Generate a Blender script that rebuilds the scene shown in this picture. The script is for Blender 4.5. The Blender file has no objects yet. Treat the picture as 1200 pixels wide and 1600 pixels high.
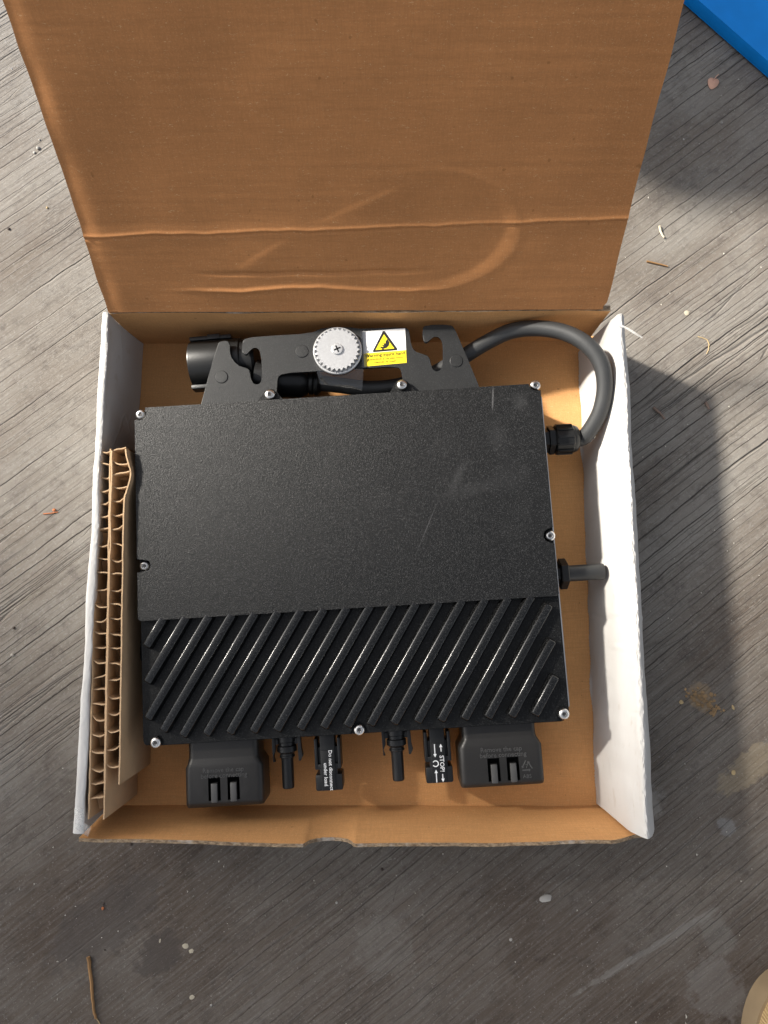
import bpy, bmesh, math, random
from mathutils import Vector, Matrix, noise
random.seed(7)
scene = bpy.context.scene
COL = scene.collection
rad = math.radians

# ------------------------------------------------------------------ camera
CAM = Vector((0.0225, -0.026, 0.5257)); FPX = 1110.0
CROT = Matrix.Rotation(-0.002, 3, 'Z') @ Matrix.Rotation(0.0111, 3, 'Y') @ Matrix.Rotation(0.123, 3, 'X')
cd = bpy.data.cameras.new('camera'); cam = bpy.data.objects.new('camera', cd); COL.objects.link(cam)
cam.matrix_world = Matrix.Translation(CAM) @ CROT.to_4x4()
cd.sensor_fit = 'VERTICAL'; cd.sensor_height = 36; cd.lens = FPX / 1600 * 36
cd.clip_start = 0.01; cd.clip_end = 200
scene.camera = cam
scene.cycles.caustics_reflective = False; scene.cycles.caustics_refractive = False

# ------------------------------------------------------------------ sky, sun, exposure
SUN_D = Vector((1.44, -0.665, -1.0)).normalized()
w = bpy.data.worlds.new('World'); scene.world = w; w.use_nodes = True
nt = w.node_tree; bg = nt.nodes['Background']
sky = nt.nodes.new('ShaderNodeTexSky'); sky.sky_type = 'NISHITA'; sky.sun_disc = False
sky.sun_elevation = rad(32); sky.sun_rotation = math.atan2(-SUN_D.x, -SUN_D.y)
sky.air_density = 1.0; sky.dust_density = 4.0; sky.ozone_density = 1.0
hs = nt.nodes.new('ShaderNodeHueSaturation'); hs.inputs['Saturation'].default_value = 0.30      # hazy, nearly white sky
nt.links.new(sky.outputs[0], hs.inputs['Color']); nt.links.new(hs.outputs[0], bg.inputs[0]); bg.inputs[1].default_value = 0.082
sl = bpy.data.lights.new('sun', 'SUN'); sl.energy = 4.5; sl.angle = rad(4.0); sl.color = (1.0, 0.94, 0.84)
so = bpy.data.objects.new('sun', sl); COL.objects.link(so)
so.rotation_euler = SUN_D.to_track_quat('-Z', 'Y').to_euler()
vs = scene.view_settings
vs.view_transform = 'Standard'; vs.look = 'None'; vs.gamma = 1.0; vs.use_curve_mapping = False
vs.exposure = 1.34

# ------------------------------------------------------------------ helpers
def P(u, v, z):
    """photo pixel (1200x1600) -> world point at height z"""
    d = CROT @ Vector(((u - 600) / FPX, (800 - v) / FPX, -1.0))
    return CAM + d * ((z - CAM.z) / d.z)

def N(x, y=0.0, z=0.0): return noise.noise(Vector((x, y, z)))

def empty(name, loc=(0, 0, 0), rz=0.0):
    o = bpy.data.objects.new(name, None); COL.objects.link(o); o.empty_display_size = 0.02
    o.location = loc; o.rotation_euler = (0, 0, rz); return o

def tag(o, label=None, cat=None, group=None, kind=None):
    if label: o['label'] = label
    if cat: o['category'] = cat
    if group: o['group'] = group
    if kind: o['kind'] = kind
    return o

def link(name, me, parent=None, mats=(), smooth=35):
    for m in mats: me.materials.append(m)
    if smooth:
        me.polygons.foreach_set('use_smooth', [True] * len(me.polygons))
        me.set_sharp_from_angle(angle=rad(smooth))
        for pl in me.polygons:
            if pl.loop_total > 8: pl.use_smooth = False
    o = bpy.data.objects.new(name, me); COL.objects.link(o)
    if parent: o.parent = parent
    return o

def from_bm(name, bm, parent, mat, smooth=35):
    bmesh.ops.recalc_face_normals(bm, faces=bm.faces)
    me = bpy.data.meshes.new(name); bm.to_mesh(me); bm.free()
    return link(name, me, parent, mat if isinstance(mat, (list, tuple)) else [mat], smooth)

def from_py(name, vs_, fs_, parent, mat, smooth=35):
    me = bpy.data.meshes.new(name); me.from_pydata([tuple(v) for v in vs_], [], fs_); me.update()
    return link(name, me, parent, mat if isinstance(mat, (list, tuple)) else [mat], smooth)

def add_prism(bm, poly, z0, z1, bev=0.0, seg=2, both=False, inset_top=0.0):
    n = len(poly)
    area = sum(poly[i][0] * poly[(i + 1) % n][1] - poly[(i + 1) % n][0] * poly[i][1] for i in range(n))
    if area < 0: poly = poly[::-1]
    lo = [bm.verts.new((x, y, z0)) for x, y in poly]; hi = [bm.verts.new((x, y, z1)) for x, y in poly]
    bm.faces.new(lo[::-1]); top = bm.faces.new(hi)
    for i in range(n): bm.faces.new((lo[i], lo[(i + 1) % n], hi[(i + 1) % n], hi[i]))
    if bev:
        es = list(top.edges)
        if both: es += [e for v in lo for e in v.link_edges if e.other_vert(v) in lo]
        bmesh.ops.bevel(bm, geom=list(set(es)), offset=bev, segments=seg, affect='EDGES', profile=0.5, clamp_overlap=True)

def prism(name, poly, z0, z1, parent, mat, bev=0.0, seg=2, both=False, smooth=35):
    bm = bmesh.new(); add_prism(bm, poly, z0, z1, bev, seg, both)
    return from_bm(name, bm, parent, mat, smooth)

def rrect(x0, y0, x1, y1, r, n=5):
    out = []
    for cx, cy, a0 in ((x1 - r, y1 - r, 0), (x0 + r, y1 - r, 90), (x0 + r, y0 + r, 180), (x1 - r, y0 + r, 270)):
        for i in range(n + 1):
            a = rad(a0 + 90 * i / n); out.append((cx + r * math.cos(a), cy + r * math.sin(a)))
    return out

def circ(cx, cy, r, n=24): return [(cx + r * math.cos(2 * math.pi * i / n), cy + r * math.sin(2 * math.pi * i / n)) for i in range(n)]

def chaikin(pts, it=2, closed=True):
    for _ in range(it):
        o = []; n = len(pts)
        for i in range(n if closed else n - 1):
            a, b = pts[i], pts[(i + 1) % n]
            o.append(tuple(a[k] * .75 + b[k] * .25 for k in range(len(a)))); o.append(tuple(a[k] * .25 + b[k] * .75 for k in range(len(a))))
        if not closed: o = [pts[0]] + o + [pts[-1]]
        pts = o
    return pts

def add_lathe(bm, prof, M=Matrix(), n=24):
    """prof: list of (r, z) bottom to top, revolved about local z, then M"""
    rings = []
    for r, z in prof:
        if r < 1e-6: rings.append([bm.verts.new(M @ Vector((0, 0, z)))])
        else: rings.append([bm.verts.new(M @ Vector((r * math.cos(2 * math.pi * i / n), r * math.sin(2 * math.pi * i / n), z))) for i in range(n)])
    for a, b in zip(rings, rings[1:]):
        for i in range(n):
            j = (i + 1) % n
            if len(a) == 1 and len(b) == 1: continue
            if len(a) == 1: bm.faces.new((a[0], b[j], b[i]))
            elif len(b) == 1: bm.faces.new((a[i], a[j], b[0]))
            else: bm.faces.new((a[i], a[j], b[j], b[i]))

def lathe(name, prof, parent, mat, M=Matrix(), n=24, smooth=35):
    bm = bmesh.new(); add_lathe(bm, prof, M, n); return from_bm(name, bm, parent, mat, smooth)

def axis_m(p, d):
    return Matrix.Translation(Vector(p)) @ Vector(d).normalized().to_track_quat('Z', 'Y').to_matrix().to_4x4()

def bez(pts, n=10):
    """Catmull-Rom through points"""
    pts = [Vector(p) for p in pts]; q = [pts[0] * 2 - pts[1]] + pts + [pts[-1] * 2 - pts[-2]]; out = []
    for i in range(1, len(q) - 2):
        for k in range(n):
            t = k / n; a, b, c, d = q[i - 1], q[i], q[i + 1], q[i + 2]
            out.append(0.5 * ((2 * b) + (c - a) * t + (2 * a - 5 * b + 4 * c - d) * t * t + (3 * b - a - 3 * c + d) * t ** 3))
    out.append(q[-2]); return out

def add_tube(bm, path, r, n=16, caps=True):
    path = [Vector(p) for p in path]; rings = []; up = Vector((0, 0, 1))
    for i, p in enumerate(path):
        t = (path[min(i + 1, len(path) - 1)] - path[max(i - 1, 0)]).normalized()
        s = t.cross(up)
        if s.length < 1e-4: s = Vector((1, 0, 0))
        s.normalize(); u = s.cross(t)
        ri = r(i / (len(path) - 1)) if callable(r) else r
        rings.append([bm.verts.new(p + s * ri * math.cos(2 * math.pi * k / n) + u * ri * math.sin(2 * math.pi * k / n)) for k in range(n)])
    for a, b in zip(rings, rings[1:]):
        for k in range(n): bm.faces.new((a[k], a[(k + 1) % n], b[(k + 1) % n], b[k]))
    if caps: bm.faces.new(rings[0][::-1]); bm.faces.new(rings[-1])

def tube(name, path, r, parent, mat, n=16, smooth=50):
    bm = bmesh.new(); add_tube(bm, path, r, n); return from_bm(name, bm, parent, mat, smooth)

def add_box(bm, x0, y0, z0, x1, y1, z1, bev=0.0, M=Matrix(), seg=2):
    vs_ = [bm.verts.new(M @ Vector((x, y, z))) for x in (x0, x1) for y in (y0, y1) for z in (z0, z1)]
    fs_ = [bm.faces.new([vs_[i] for i in f]) for f in ((0, 1, 3, 2), (4, 6, 7, 5), (0, 4, 5, 1), (2, 3, 7, 6), (0, 2, 6, 4), (1, 5, 7, 3))]
    if bev: bmesh.ops.bevel(bm, geom=list({e for f in fs_ for e in f.edges}), offset=bev, segments=seg, affect='EDGES', profile=0.5)

def text(name, body, size, M, parent, mat, ext=0.00008, align='CENTER', bold=0.0):
    c = bpy.data.curves.new('t', 'FONT'); c.body = body; c.size = size; c.extrude = ext; c.align_x = align; c.align_y = 'CENTER'
    c.offset = bold; c.resolution_u = 2
    o = bpy.data.objects.new('t', c); COL.objects.link(o)
    dg = bpy.context.evaluated_depsgraph_get(); me = bpy.data.meshes.new_from_object(o.evaluated_get(dg))
    bpy.data.objects.remove(o); bpy.data.curves.remove(c)
    me.transform(M); me.name = name
    me.materials.clear()
    return link(name, me, parent, [mat], 0)

# ------------------------------------------------------------------ material helper
class NT:
    def __init__(s, name):
        s.m = bpy.data.materials.new(name); s.m.use_nodes = True; s.t = s.m.node_tree
        s.b = s.t.nodes['Principled BSDF']; s.out = s.t.nodes['Material Output']
    def n(s, kind, **kw):
        nd = s.t.nodes.new('ShaderNode' + kind)
        for k, v in kw.items():
            if hasattr(nd, k) and not k.startswith('i_'): setattr(nd, k, v)
        return nd
    def set(s, sock, v):
        if isinstance(v, bpy.types.NodeSocket): s.t.links.new(v, sock)
        else: sock.default_value = v
    def math(s, op, a, b=0.0, c=None, clamp=False):
        nd = s.t.nodes.new('ShaderNodeMath'); nd.operation = op; nd.use_clamp = clamp
        s.set(nd.inputs[0], a); s.set(nd.inputs[1], b)
        if c is not None: s.set(nd.inputs[2], c)
        return nd.outputs[0]
    def coord(s): return s.t.nodes.new('ShaderNodeTexCoord').outputs['Object']
    def mapping(s, v, scale=(1, 1, 1), rot=(0, 0, 0), loc=(0, 0, 0)):
        nd = s.t.nodes.new('ShaderNodeMapping'); s.set(nd.inputs[0], v); nd.inputs['Scale'].default_value = scale
        nd.inputs['Rotation'].default_value = rot; nd.inputs['Location'].default_value = loc; return nd.outputs[0]
    def noise(s, v, scale, detail=3, rough=0.55, dist=0.0):
        nd = s.t.nodes.new('ShaderNodeTexNoise'); s.set(nd.inputs['Vector'], v); nd.inputs['Scale'].default_value = scale
        nd.inputs['Detail'].default_value = detail; nd.inputs['Roughness'].default_value = rough; nd.inputs['Distortion'].default_value = dist
        return nd.outputs[0]
    def vor(s, v, scale, feature='DISTANCE_TO_EDGE', rnd=1.0):
        nd = s.t.nodes.new('ShaderNodeTexVoronoi'); nd.feature = feature; s.set(nd.inputs['Vector'], v)
        nd.inputs['Scale'].default_value = scale; nd.inputs['Randomness'].default_value = rnd; return nd
    def ramp(s, f, stops, interp='LINEAR'):
        nd = s.t.nodes.new('ShaderNodeValToRGB'); nd.color_ramp.interpolation = interp; e = nd.color_ramp.elements
        while len(e) < len(stops): e.new(0.5)
        for el, (p, c) in zip(e, stops):
            el.position = p; el.color = c if len(c) == 4 else (*c, 1)
        s.set(nd.inputs[0], f); return nd.outputs[0]
    def step(s, f, a, b):
        nd = s.t.nodes.new('ShaderNodeMapRange'); nd.interpolation_type = 'SMOOTHSTEP'; s.set(nd.inputs[0], f)
        nd.inputs[1].default_value = a; nd.inputs[2].default_value = b; return nd.outputs[0]
    def mix(s, f, a, b, mode='MIX'):
        nd = s.t.nodes.new('ShaderNodeMix'); nd.data_type = 'RGBA'; nd.blend_type = mode; nd.clamp_factor = True
        s.set(nd.inputs[0], f)
        for sock, v in ((nd.inputs[6], a), (nd.inputs[7], b)):
            s.set(sock, v if isinstance(v, bpy.types.NodeSocket) else (*v, 1) if len(v) == 3 else v)
        return nd.outputs[2]
    def bump(s, h, dist, strength=1.0, normal=None):
        nd = s.t.nodes.new('ShaderNodeBump'); nd.inputs['Distance'].default_value = dist; nd.inputs['Strength'].default_value = strength
        s.set(nd.inputs['Height'], h)
        if normal: s.set(nd.inputs['Normal'], normal)
        return nd.outputs[0]
    def fin(s, color=None, rough=None, normal=None, metal=None, spec=None):
        b = s.b.inputs
        if color is not None: s.set(b['Base Color'], color if isinstance(color, bpy.types.NodeSocket) else (*color, 1))
        if rough is not None: s.set(b['Roughness'], rough)
        if normal is not None: s.set(b['Normal'], normal)
        if metal is not None: s.set(b['Metallic'], metal)
        if spec is not None: s.set(b['Specular IOR Level'], spec)
        return s.m

def m_ground():
    t = NT('weathered_boards'); c = t.coord()
    g0 = t.mapping(c, rot=(0, 0, rad(-37)))
    wob = t.noise(t.mapping(g0, scale=(4, 5, 1)), 1.0, 2)
    sep = t.t.nodes.new('ShaderNodeSeparateXYZ'); t.set(sep.inputs[0], g0)
    v = t.math('ADD', sep.outputs[1], t.math('MULTIPLY', t.math('SUBTRACT', wob, 0.5), 0.006))
    wob2 = t.noise(t.mapping(g0, scale=(60, 60, 1)), 1.0, 3)
    v = t.math('ADD', v, t.math('MULTIPLY', t.math('SUBTRACT', wob2, 0.5), 0.0019))
    cmb = t.t.nodes.new('ShaderNodeCombineXYZ'); t.set(cmb.inputs[0], sep.outputs[0]); t.set(cmb.inputs[1], v); g = cmb.outputs[0]
    # long drying cracks, two sizes, fading in and out along the grain
    e1 = t.vor(t.mapping(g, scale=(1.6, 118, 1)), 1.0).outputs['Distance']
    e2 = t.vor(t.mapping(g, scale=(3, 170, 1), loc=(3, 7, 0)), 1.0).outputs['Distance']
    w1 = t.noise(t.mapping(g0, scale=(5, 30, 1), loc=(5, 2, 0)), 1.0, 3)
    w2 = t.noise(t.mapping(g0, scale=(7, 50, 1), loc=(1, 9, 0)), 1.0, 3)
    def crack(e, wn, a, lo, hi):
        wd = t.math('MULTIPLY', t.step(wn, lo, hi), a)
        return t.math('SUBTRACT', 1.0, t.math('DIVIDE', e, t.math('ADD', wd, 0.0005)), clamp=True)
    k1 = crack(e1, w1, 0.040, 0.34, 0.70); k2 = crack(e2, w2, 0.06, 0.46, 0.80)
    zone = t.step(t.noise(g0, 2.6, 2), 0.38, 0.62)           # some areas are worn smoother
    # roughly even drying checks along the grain that open and close
    ph = t.math('MULTIPLY_ADD', t.noise(t.mapping(g0, scale=(2.2, 16, 1), loc=(7, 3, 0)), 1.0, 3, .6), 2.0, t.math('MULTIPLY', v, 135.0))
    dl = t.math('PINGPONG', ph, 0.5)
    wn = t.noise(t.mapping(g0, scale=(4.5, 130, 1), loc=(2, 8, 0)), 1.0, 2, .5)
    wl_ = t.math('MULTIPLY_ADD', t.step(wn, 0.38, 0.76), 0.135, 0.003)
    k0 = t.math('SUBTRACT', 1.0, t.math('DIVIDE', dl, wl_), clamp=True)
    k0 = t.math('MULTIPLY', k0, t.math('MULTIPLY_ADD', zone, 0.55, 0.45))
    k = t.math('MAXIMUM', k0, t.math('MAXIMUM', t.math('MULTIPLY', k1, t.math('MULTIPLY', zone, 0.55)), t.math('MULTIPLY', k2, t.math('MULTIPLY', zone, 0.4))))
    fib = t.noise(t.mapping(g, scale=(22, 520, 1)), 1.0, 4, 0.65)
    fib2 = t.noise(t.mapping(g, scale=(60, 1500, 1)), 1.0, 2, 0.6)
    speck = t.noise(g0, 700, 2, 0.7)
    blot = t.noise(t.mapping(g0, scale=(6, 11, 1), loc=(2, 1, 0)), 1.0, 5, 0.6)
    blot2 = t.noise(t.mapping(g0, scale=(24, 38, 1), loc=(8, 3, 0)), 1.0, 5, 0.65)
    col = t.mix(t.step(blot, 0.3, 0.7), (0.146, 0.122, 0.101), (0.206, 0.190, 0.168))
    col = t.mix(t.math('MULTIPLY', t.step(blot2, 0.5, 0.72), 0.45), col, (0.090, 0.075, 0.066))
    col = t.mix(t.math('MULTIPLY', t.step(blot2, 0.48, 0.25), 0.35), col, (0.25, 0.24, 0.222))
    mott = t.noise(g0, 95, 5, 0.7); mott2 = t.noise(t.mapping(g0, scale=(1, 1.6, 1), loc=(4, 4, 0)), 320, 4, 0.75)
    col = t.mix(t.math('MULTIPLY', t.step(mott, 0.50, 0.68), 0.50), col, (0.085, 0.072, 0.064))
    col = t.mix(t.math('MULTIPLY', t.step(mott2, 0.52, 0.70), 0.48), col, (0.30, 0.285, 0.26))
    worn_shade = t.step(t.noise(g0, 3.1, 3), 0.52, 0.40); s3 = t.t.nodes.new('ShaderNodeSeparateXYZ'); t.set(s3.inputs[0], c)
    worn_shade = t.math('ADD', t.math('MULTIPLY', worn_shade, 0.35), t.math('MULTIPLY', t.step(t.math('ADD', t.math('ADD', s3.outputs[1], t.math('MULTIPLY', s3.outputs[0], -0.25)), t.math('MULTIPLY', t.math('SUBTRACT', blot, 0.5), 0.35)), 0.04, -0.22), 0.70))   # random wear; near right boards also darkened with dirt and painted-in shade
    col = t.mix(worn_shade, col, t.mix(1.0, col, (0.46, 0.39, 0.345), 'MULTIPLY'))
    col = t.mix(t.math('MULTIPLY', t.step(fib, 0.35, 0.75), 0.5), col, t.mix(0.5, col, (0.26, 0.25, 0.235)))
    col = t.mix(t.math('MULTIPLY', t.step(fib2, 0.45, 0.2), 0.35), col, (0.06, 0.053, 0.05))
    col = t.mix(t.math('MULTIPLY', t.step(speck, 0.60, 0.75), 0.45), col, (0.33, 0.32, 0.30))
    # old splashes and scuffs: (pixel centre, half length along grain, half width, strength)
    for (pu, pv, a, b, st, cc, ang) in ((1120, 1462, .012, .013, .28, (.22, .215, .20), 0), (1118, 1545, .019, .021, .3, (.23, .22, .21), 0),
                                   (1020, 1480, .070, .0026, .35, (.26, .25, .235), 8), (1135, 1293, .007, .007, .3, (.28, .29, .30), 0),
                                   (1095, 1090, .013, .008, .45, (.30, .21, .12), -70), (600, 1480, .02, .02, .15, (.25, .24, .22), 0),
                                   (250, 1490, .02, .012, .6, (.06, .05, .045), 0), (160, 1440, .05, .02, .5, (.07, .06, .055), 0),
                                   (1000, 1260, .02, .012, .35, (.30, .29, .27), 0), (1170, 1200, .03, .01, .3, (.34, .27, .17), 0)):
        w0 = P(pu, pv, -.005)
        loc = t.mapping(c, loc=(-w0.x, -w0.y, 0)); loc = t.mapping(loc, rot=(0, 0, rad(-37 + ang)), scale=(1, 1, 1))
        wv = t.noise(loc, 90, 4, 0.7)
        s2 = t.t.nodes.new('ShaderNodeSeparateXYZ'); t.set(s2.inputs[0], loc)
        q = t.math('ADD', t.math('POWER', t.math('ABSOLUTE', t.math('DIVIDE', s2.outputs[0], a)), 2.0), t.math('POWER', t.math('ABSOLUTE', t.math('DIVIDE', s2.outputs[1], b)), 2.0))
        q = t.math('ADD', q, t.math('MULTIPLY', t.math('SUBTRACT', wv, 0.5), 3.2))
        col = t.mix(t.math('MULTIPLY', t.step(q, 1.15, 0.55), st), col, cc)
    k = t.math('MULTIPLY', k, t.math('MULTIPLY_ADD', worn_shade, -0.85, 1.0))
    col = t.mix(t.math('MULTIPLY', t.step(k, 0.05, 0.7), 0.70), col, (0.034, 0.029, 0.025))
    h = t.math('ADD', t.math('MULTIPLY', k, -1.0), t.math('ADD', t.math('MULTIPLY', fib, 0.30), t.math('MULTIPLY', fib2, 0.18)))
    h = t.math('ADD', h, t.math('MULTIPLY', speck, 0.12))
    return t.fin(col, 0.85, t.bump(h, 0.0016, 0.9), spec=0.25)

def m_kraft(name='kraft_board', tint=(0.65, 0.335, 0.132), axis='x', crease=0.25):
    t = NT(name); c = t.coord()
    sc = (40, 420, 420) if axis == 'x' else (420, 40, 420)
    flute = t.noise(t.mapping(c, scale=(6, 160, 160) if axis == 'x' else (160, 6, 160)), 1.0, 3, 0.6)
    fib = t.noise(t.mapping(c, scale=sc), 1.0, 4, 0.7)
    fine = t.noise(c, 1100, 3, 0.7); big = t.noise(c, 9, 4, 0.6); dot = t.noise(c, 230, 1, 0.5)
    hair = t.noise(t.mapping(c, scale=(500, 1400, 1400), rot=(.3, .2, .5)), 1.0, 2, .5, 1.5)
    vert = t.noise(t.mapping(c, scale=(1300, 110, 110)), 1.0, 3, .65); hori = t.noise(t.mapping(c, scale=(70, 900, 900)), 1.0, 3, .65)
    d = tuple(x * 0.80 for x in tint); l = tuple(min(1, x * 1.16) for x in tint)
    col = t.mix(t.step(big, 0.3, 0.7), d, tint)
    col = t.mix(t.math('MULTIPLY', t.step(fine, 0.4, 0.75), 0.65), col, l)
    col = t.mix(t.math('MULTIPLY', t.step(fib, 0.55, 0.3), 0.35), col, d)
    col = t.mix(t.math('MULTIPLY', t.step(vert, 0.60, 0.36), 0.24), col, tuple(x * 0.66 for x in tint)); col = t.mix(t.math('MULTIPLY', t.step(hori, 0.58, 0.34), 0.26), col, tuple(x * 0.70 for x in tint))
    col = t.mix(t.math('MULTIPLY', t.step(hair, 0.64, 0.74), 0.6), col, (0.66, 0.46, 0.25))
    col = t.mix(t.math('MULTIPLY', t.step(dot, 0.76, 0.80), 0.4), col, (0.16, 0.07, 0.02))
    h = t.math('ADD', t.math('MULTIPLY', flute, 1.0), t.math('ADD', t.math('MULTIPLY', vert, 0.30), t.math('MULTIPLY', fine, 0.30)))
    return t.fin(col, 0.8, t.bump(h, 0.0007, crease), spec=0.25)

def m_white():
    t = NT('white_liner'); c = t.coord()
    big = t.noise(t.mapping(c, scale=(30, 9, 9)), 1.0, 4, 0.6); fine = t.noise(c, 600, 3, 0.7)
    band = t.noise(t.mapping(c, scale=(2, 180, 2)), 1.0, 2, 0.5); scuff = t.noise(t.mapping(c, scale=(900, 60, 60)), 1.0, 3, 0.7)
    wrk = t.noise(c, 35, 3, 0.6, 1.2)
    col = t.mix(t.step(big, 0.3, 0.7), (0.46, 0.448, 0.43), (0.53, 0.52, 0.505))
    col = t.mix(t.math('MULTIPLY', t.step(scuff, 0.58, 0.76), 0.55), col, (0.40, 0.36, 0.31))
    e = t.vor(t.mapping(c, scale=(20, 9, 20), rot=(0, 0, .2)), 1.0).outputs['Distance']; em = t.step(t.noise(c, 22, 2), .52, .62)
    crease = t.math('MULTIPLY', t.step(e, 0.03, 0.0), em)
    h = t.math('ADD', t.math('MULTIPLY', band, 0.5), t.math('ADD', wrk, t.math('MULTIPLY', fine, 0.1))); h = t.math('ADD', h, t.math('MULTIPLY', crease, 0.6))
    return t.fin(col, 0.6, t.bump(h, 0.0012, 0.35), spec=0.35)

def m_powder(name='black_powder_coat', base=0.004, bump=0.5, rough=0.42, spec=0.22, fl=0.022):
    t = NT(name); c = t.coord()
    a = t.noise(c, 1900, 2, 0.6); b = t.vor(c, 2300, 'F1').outputs['Distance']; dust = t.noise(c, 30, 4, 0.6)
    fleck = t.vor(c, 1900, 'F1').outputs['Color']
    sp = t.t.nodes.new('ShaderNodeSeparateColor'); t.set(sp.inputs[0], fleck)
    col = t.mix(t.step(sp.outputs[0], 0.75, 1.0), (base, base * 1.05, base * 1.1), (fl, fl * 1.03, fl * 1.06))
    col = t.mix(t.math('MULTIPLY', t.step(dust, 0.5, 0.8), 0.12), col, (0.04, 0.04, 0.04))
    h = t.math('ADD', a, t.math('MULTIPLY', b, 0.7))
    return t.fin(col, rough, t.bump(h, 0.0003, bump), spec=spec)

def m_cover():
    """powder coat of the smooth upper half, with its rub marks and hairline scratches"""
    m = m_powder('black_powder_coat_cover', 0.0035, 0.6, 0.38, 0.33, 0.024); t = NT.__new__(NT); t.m = m; t.t = m.node_tree; t.b = t.t.nodes['Principled BSDF']
    col = t.b.inputs['Base Color'].links[0].from_socket; c = t.coord()
    rot = INV_ROT
    for (pu, pv, a, b, ang, st, cc) in ((770, 622, .0007, .011, -6, .8, .30), (668, 822, .00045, .022, -26, .55, .22), (735, 765, .030, .006, 12, .20, .14),
                                    (715, 745, .004, .016, -30, .28, .15), (811, 627, .007, .007, 0, .28, .16), (775, 680, .008, .012, 0, .18, .14),
                                    (800, 745, .016, .014, 20, .12, .14)):
        l0 = IL(pu, pv, ZT)
        loc = t.mapping(t.mapping(c, loc=(-l0[0], -l0[1], 0)), rot=(0, 0, rad(-ang)))
        s2 = t.t.nodes.new('ShaderNodeSeparateXYZ'); t.set(s2.inputs[0], loc)
        q = t.math('ADD', t.math('POWER', t.math('ABSOLUTE', t.math('DIVIDE', s2.outputs[0], a)), 2.0), t.math('POWER', t.math('ABSOLUTE', t.math('DIVIDE', s2.outputs[1], b)), 2.0))
        wv = t.noise(loc, 160, 3, .7)
        q = t.math('ADD', q, t.math('MULTIPLY', t.math('SUBTRACT', wv, .5), 1.4))
        col = t.mix(t.math('MULTIPLY', t.step(q, 1.25, -0.9), st * 0.38), col, (cc, cc, cc * 1.02))
    t.set(t.b.inputs['Base Color'], col); return m

def m_plain(name, col, rough=0.5, metal=0.0, bump=0.0, scale=300, spec=0.5, var=0.15):
    t = NT(name); c = t.coord(); a = t.noise(c, scale, 3, 0.6); b = t.noise(c, 25, 3, 0.6)
    cc = t.mix(t.step(b, 0.3, 0.7), tuple(x * (1 - var) for x in col), tuple(min(1, x * (1 + var)) for x in col))
    return t.fin(cc, rough, t.bump(a, 0.0004, bump) if bump else None, metal, spec)

def m_metal():
    t = NT('screw_steel'); c = t.coord(); a = t.noise(c, 900, 2, 0.6)
    return t.fin((0.72, 0.70, 0.67), t.math('MULTIPLY_ADD', a, 0.2, 0.18), t.bump(a, 0.0002, 0.2), 1.0)

def m_knob():
    t = NT('cast_aluminium'); c = t.coord(); a = t.noise(c, 700, 3, 0.7)
    return t.fin(t.mix(a, (0.50, 0.50, 0.50), (0.68, 0.68, 0.68)), 0.36, t.bump(a, 0.0004, 0.35), 0.75)

def m_film():
    t = NT('clear_film'); tr = t.t.nodes.new('ShaderNodeBsdfTransparent'); gl = t.t.nodes.new('ShaderNodeBsdfGlossy')
    gl.inputs['Roughness'].default_value = 0.06; tr.inputs[0].default_value = (0.96, 0.96, 0.96, 1)
    fr = t.t.nodes.new('ShaderNodeFresnel'); fr.inputs[0].default_value = 1.5
    wv = t.noise(t.coord(), 60, 2, .5, 1.0); t.set(gl.inputs['Normal'], t.bump(wv, 0.002, 0.4))
    mx = t.t.nodes.new('ShaderNodeMixShader'); t.set(mx.inputs[0], t.math('ADD', fr.outputs[0], 0.0)); t.t.links.new(tr.outputs[0], mx.inputs[1]); t.t.links.new(gl.outputs[0], mx.inputs[2])
    t.t.links.new(mx.outputs[0], t.out.inputs[0]); t.t.nodes.remove(t.b); return t.m

def m_knit():
    t = NT('tan_knit'); c = t.coord()
    r = t.t.nodes.new('ShaderNodeTexWave'); r.wave_type = 'BANDS'; r.bands_direction = 'Y'; t.set(r.inputs[0], t.mapping(c, scale=(1, 1, 1))); r.inputs['Scale'].default_value = 190; r.inputs['Distortion'].default_value = 1.5; r.inputs['Detail'].default_value = 2
    r2 = t.t.nodes.new('ShaderNodeTexWave'); r2.wave_type = 'BANDS'; r2.bands_direction = 'X'; t.set(r2.inputs[0], c); r2.inputs['Scale'].default_value = 330; r2.inputs['Distortion'].default_value = 1.0
    n_ = t.noise(c, 60, 3, .6)
    col = t.mix(r.outputs[0], (0.40, 0.27, 0.13), (0.58, 0.42, 0.22)); col = t.mix(t.math('MULTIPLY', r2.outputs[0], 0.4), col, (0.46, 0.31, 0.15))
    col = t.mix(t.math('MULTIPLY', t.step(n_, .5, .75), .4), col, (0.36, 0.22, 0.10))
    return t.fin(col, 0.9, t.bump(t.math('ADD', r.outputs[0], r2.outputs[0]), 0.0008, 0.5), spec=0.1)

# inverter frame
INV = Vector((-0.0068, 0.0006, 0.007)); INV_ROT = 0.0582; ZT = 0.046
def IL(u, v, z):
    p = P(u, v, z + INV.z) - INV; c_, s_ = math.cos(-INV_ROT), math.sin(-INV_ROT)
    return (p.x * c_ - p.y * s_, p.x * s_ + p.y * c_)
def IL3(u, v, z): a = IL(u, v, z); return Vector((a[0], a[1], z))

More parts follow.
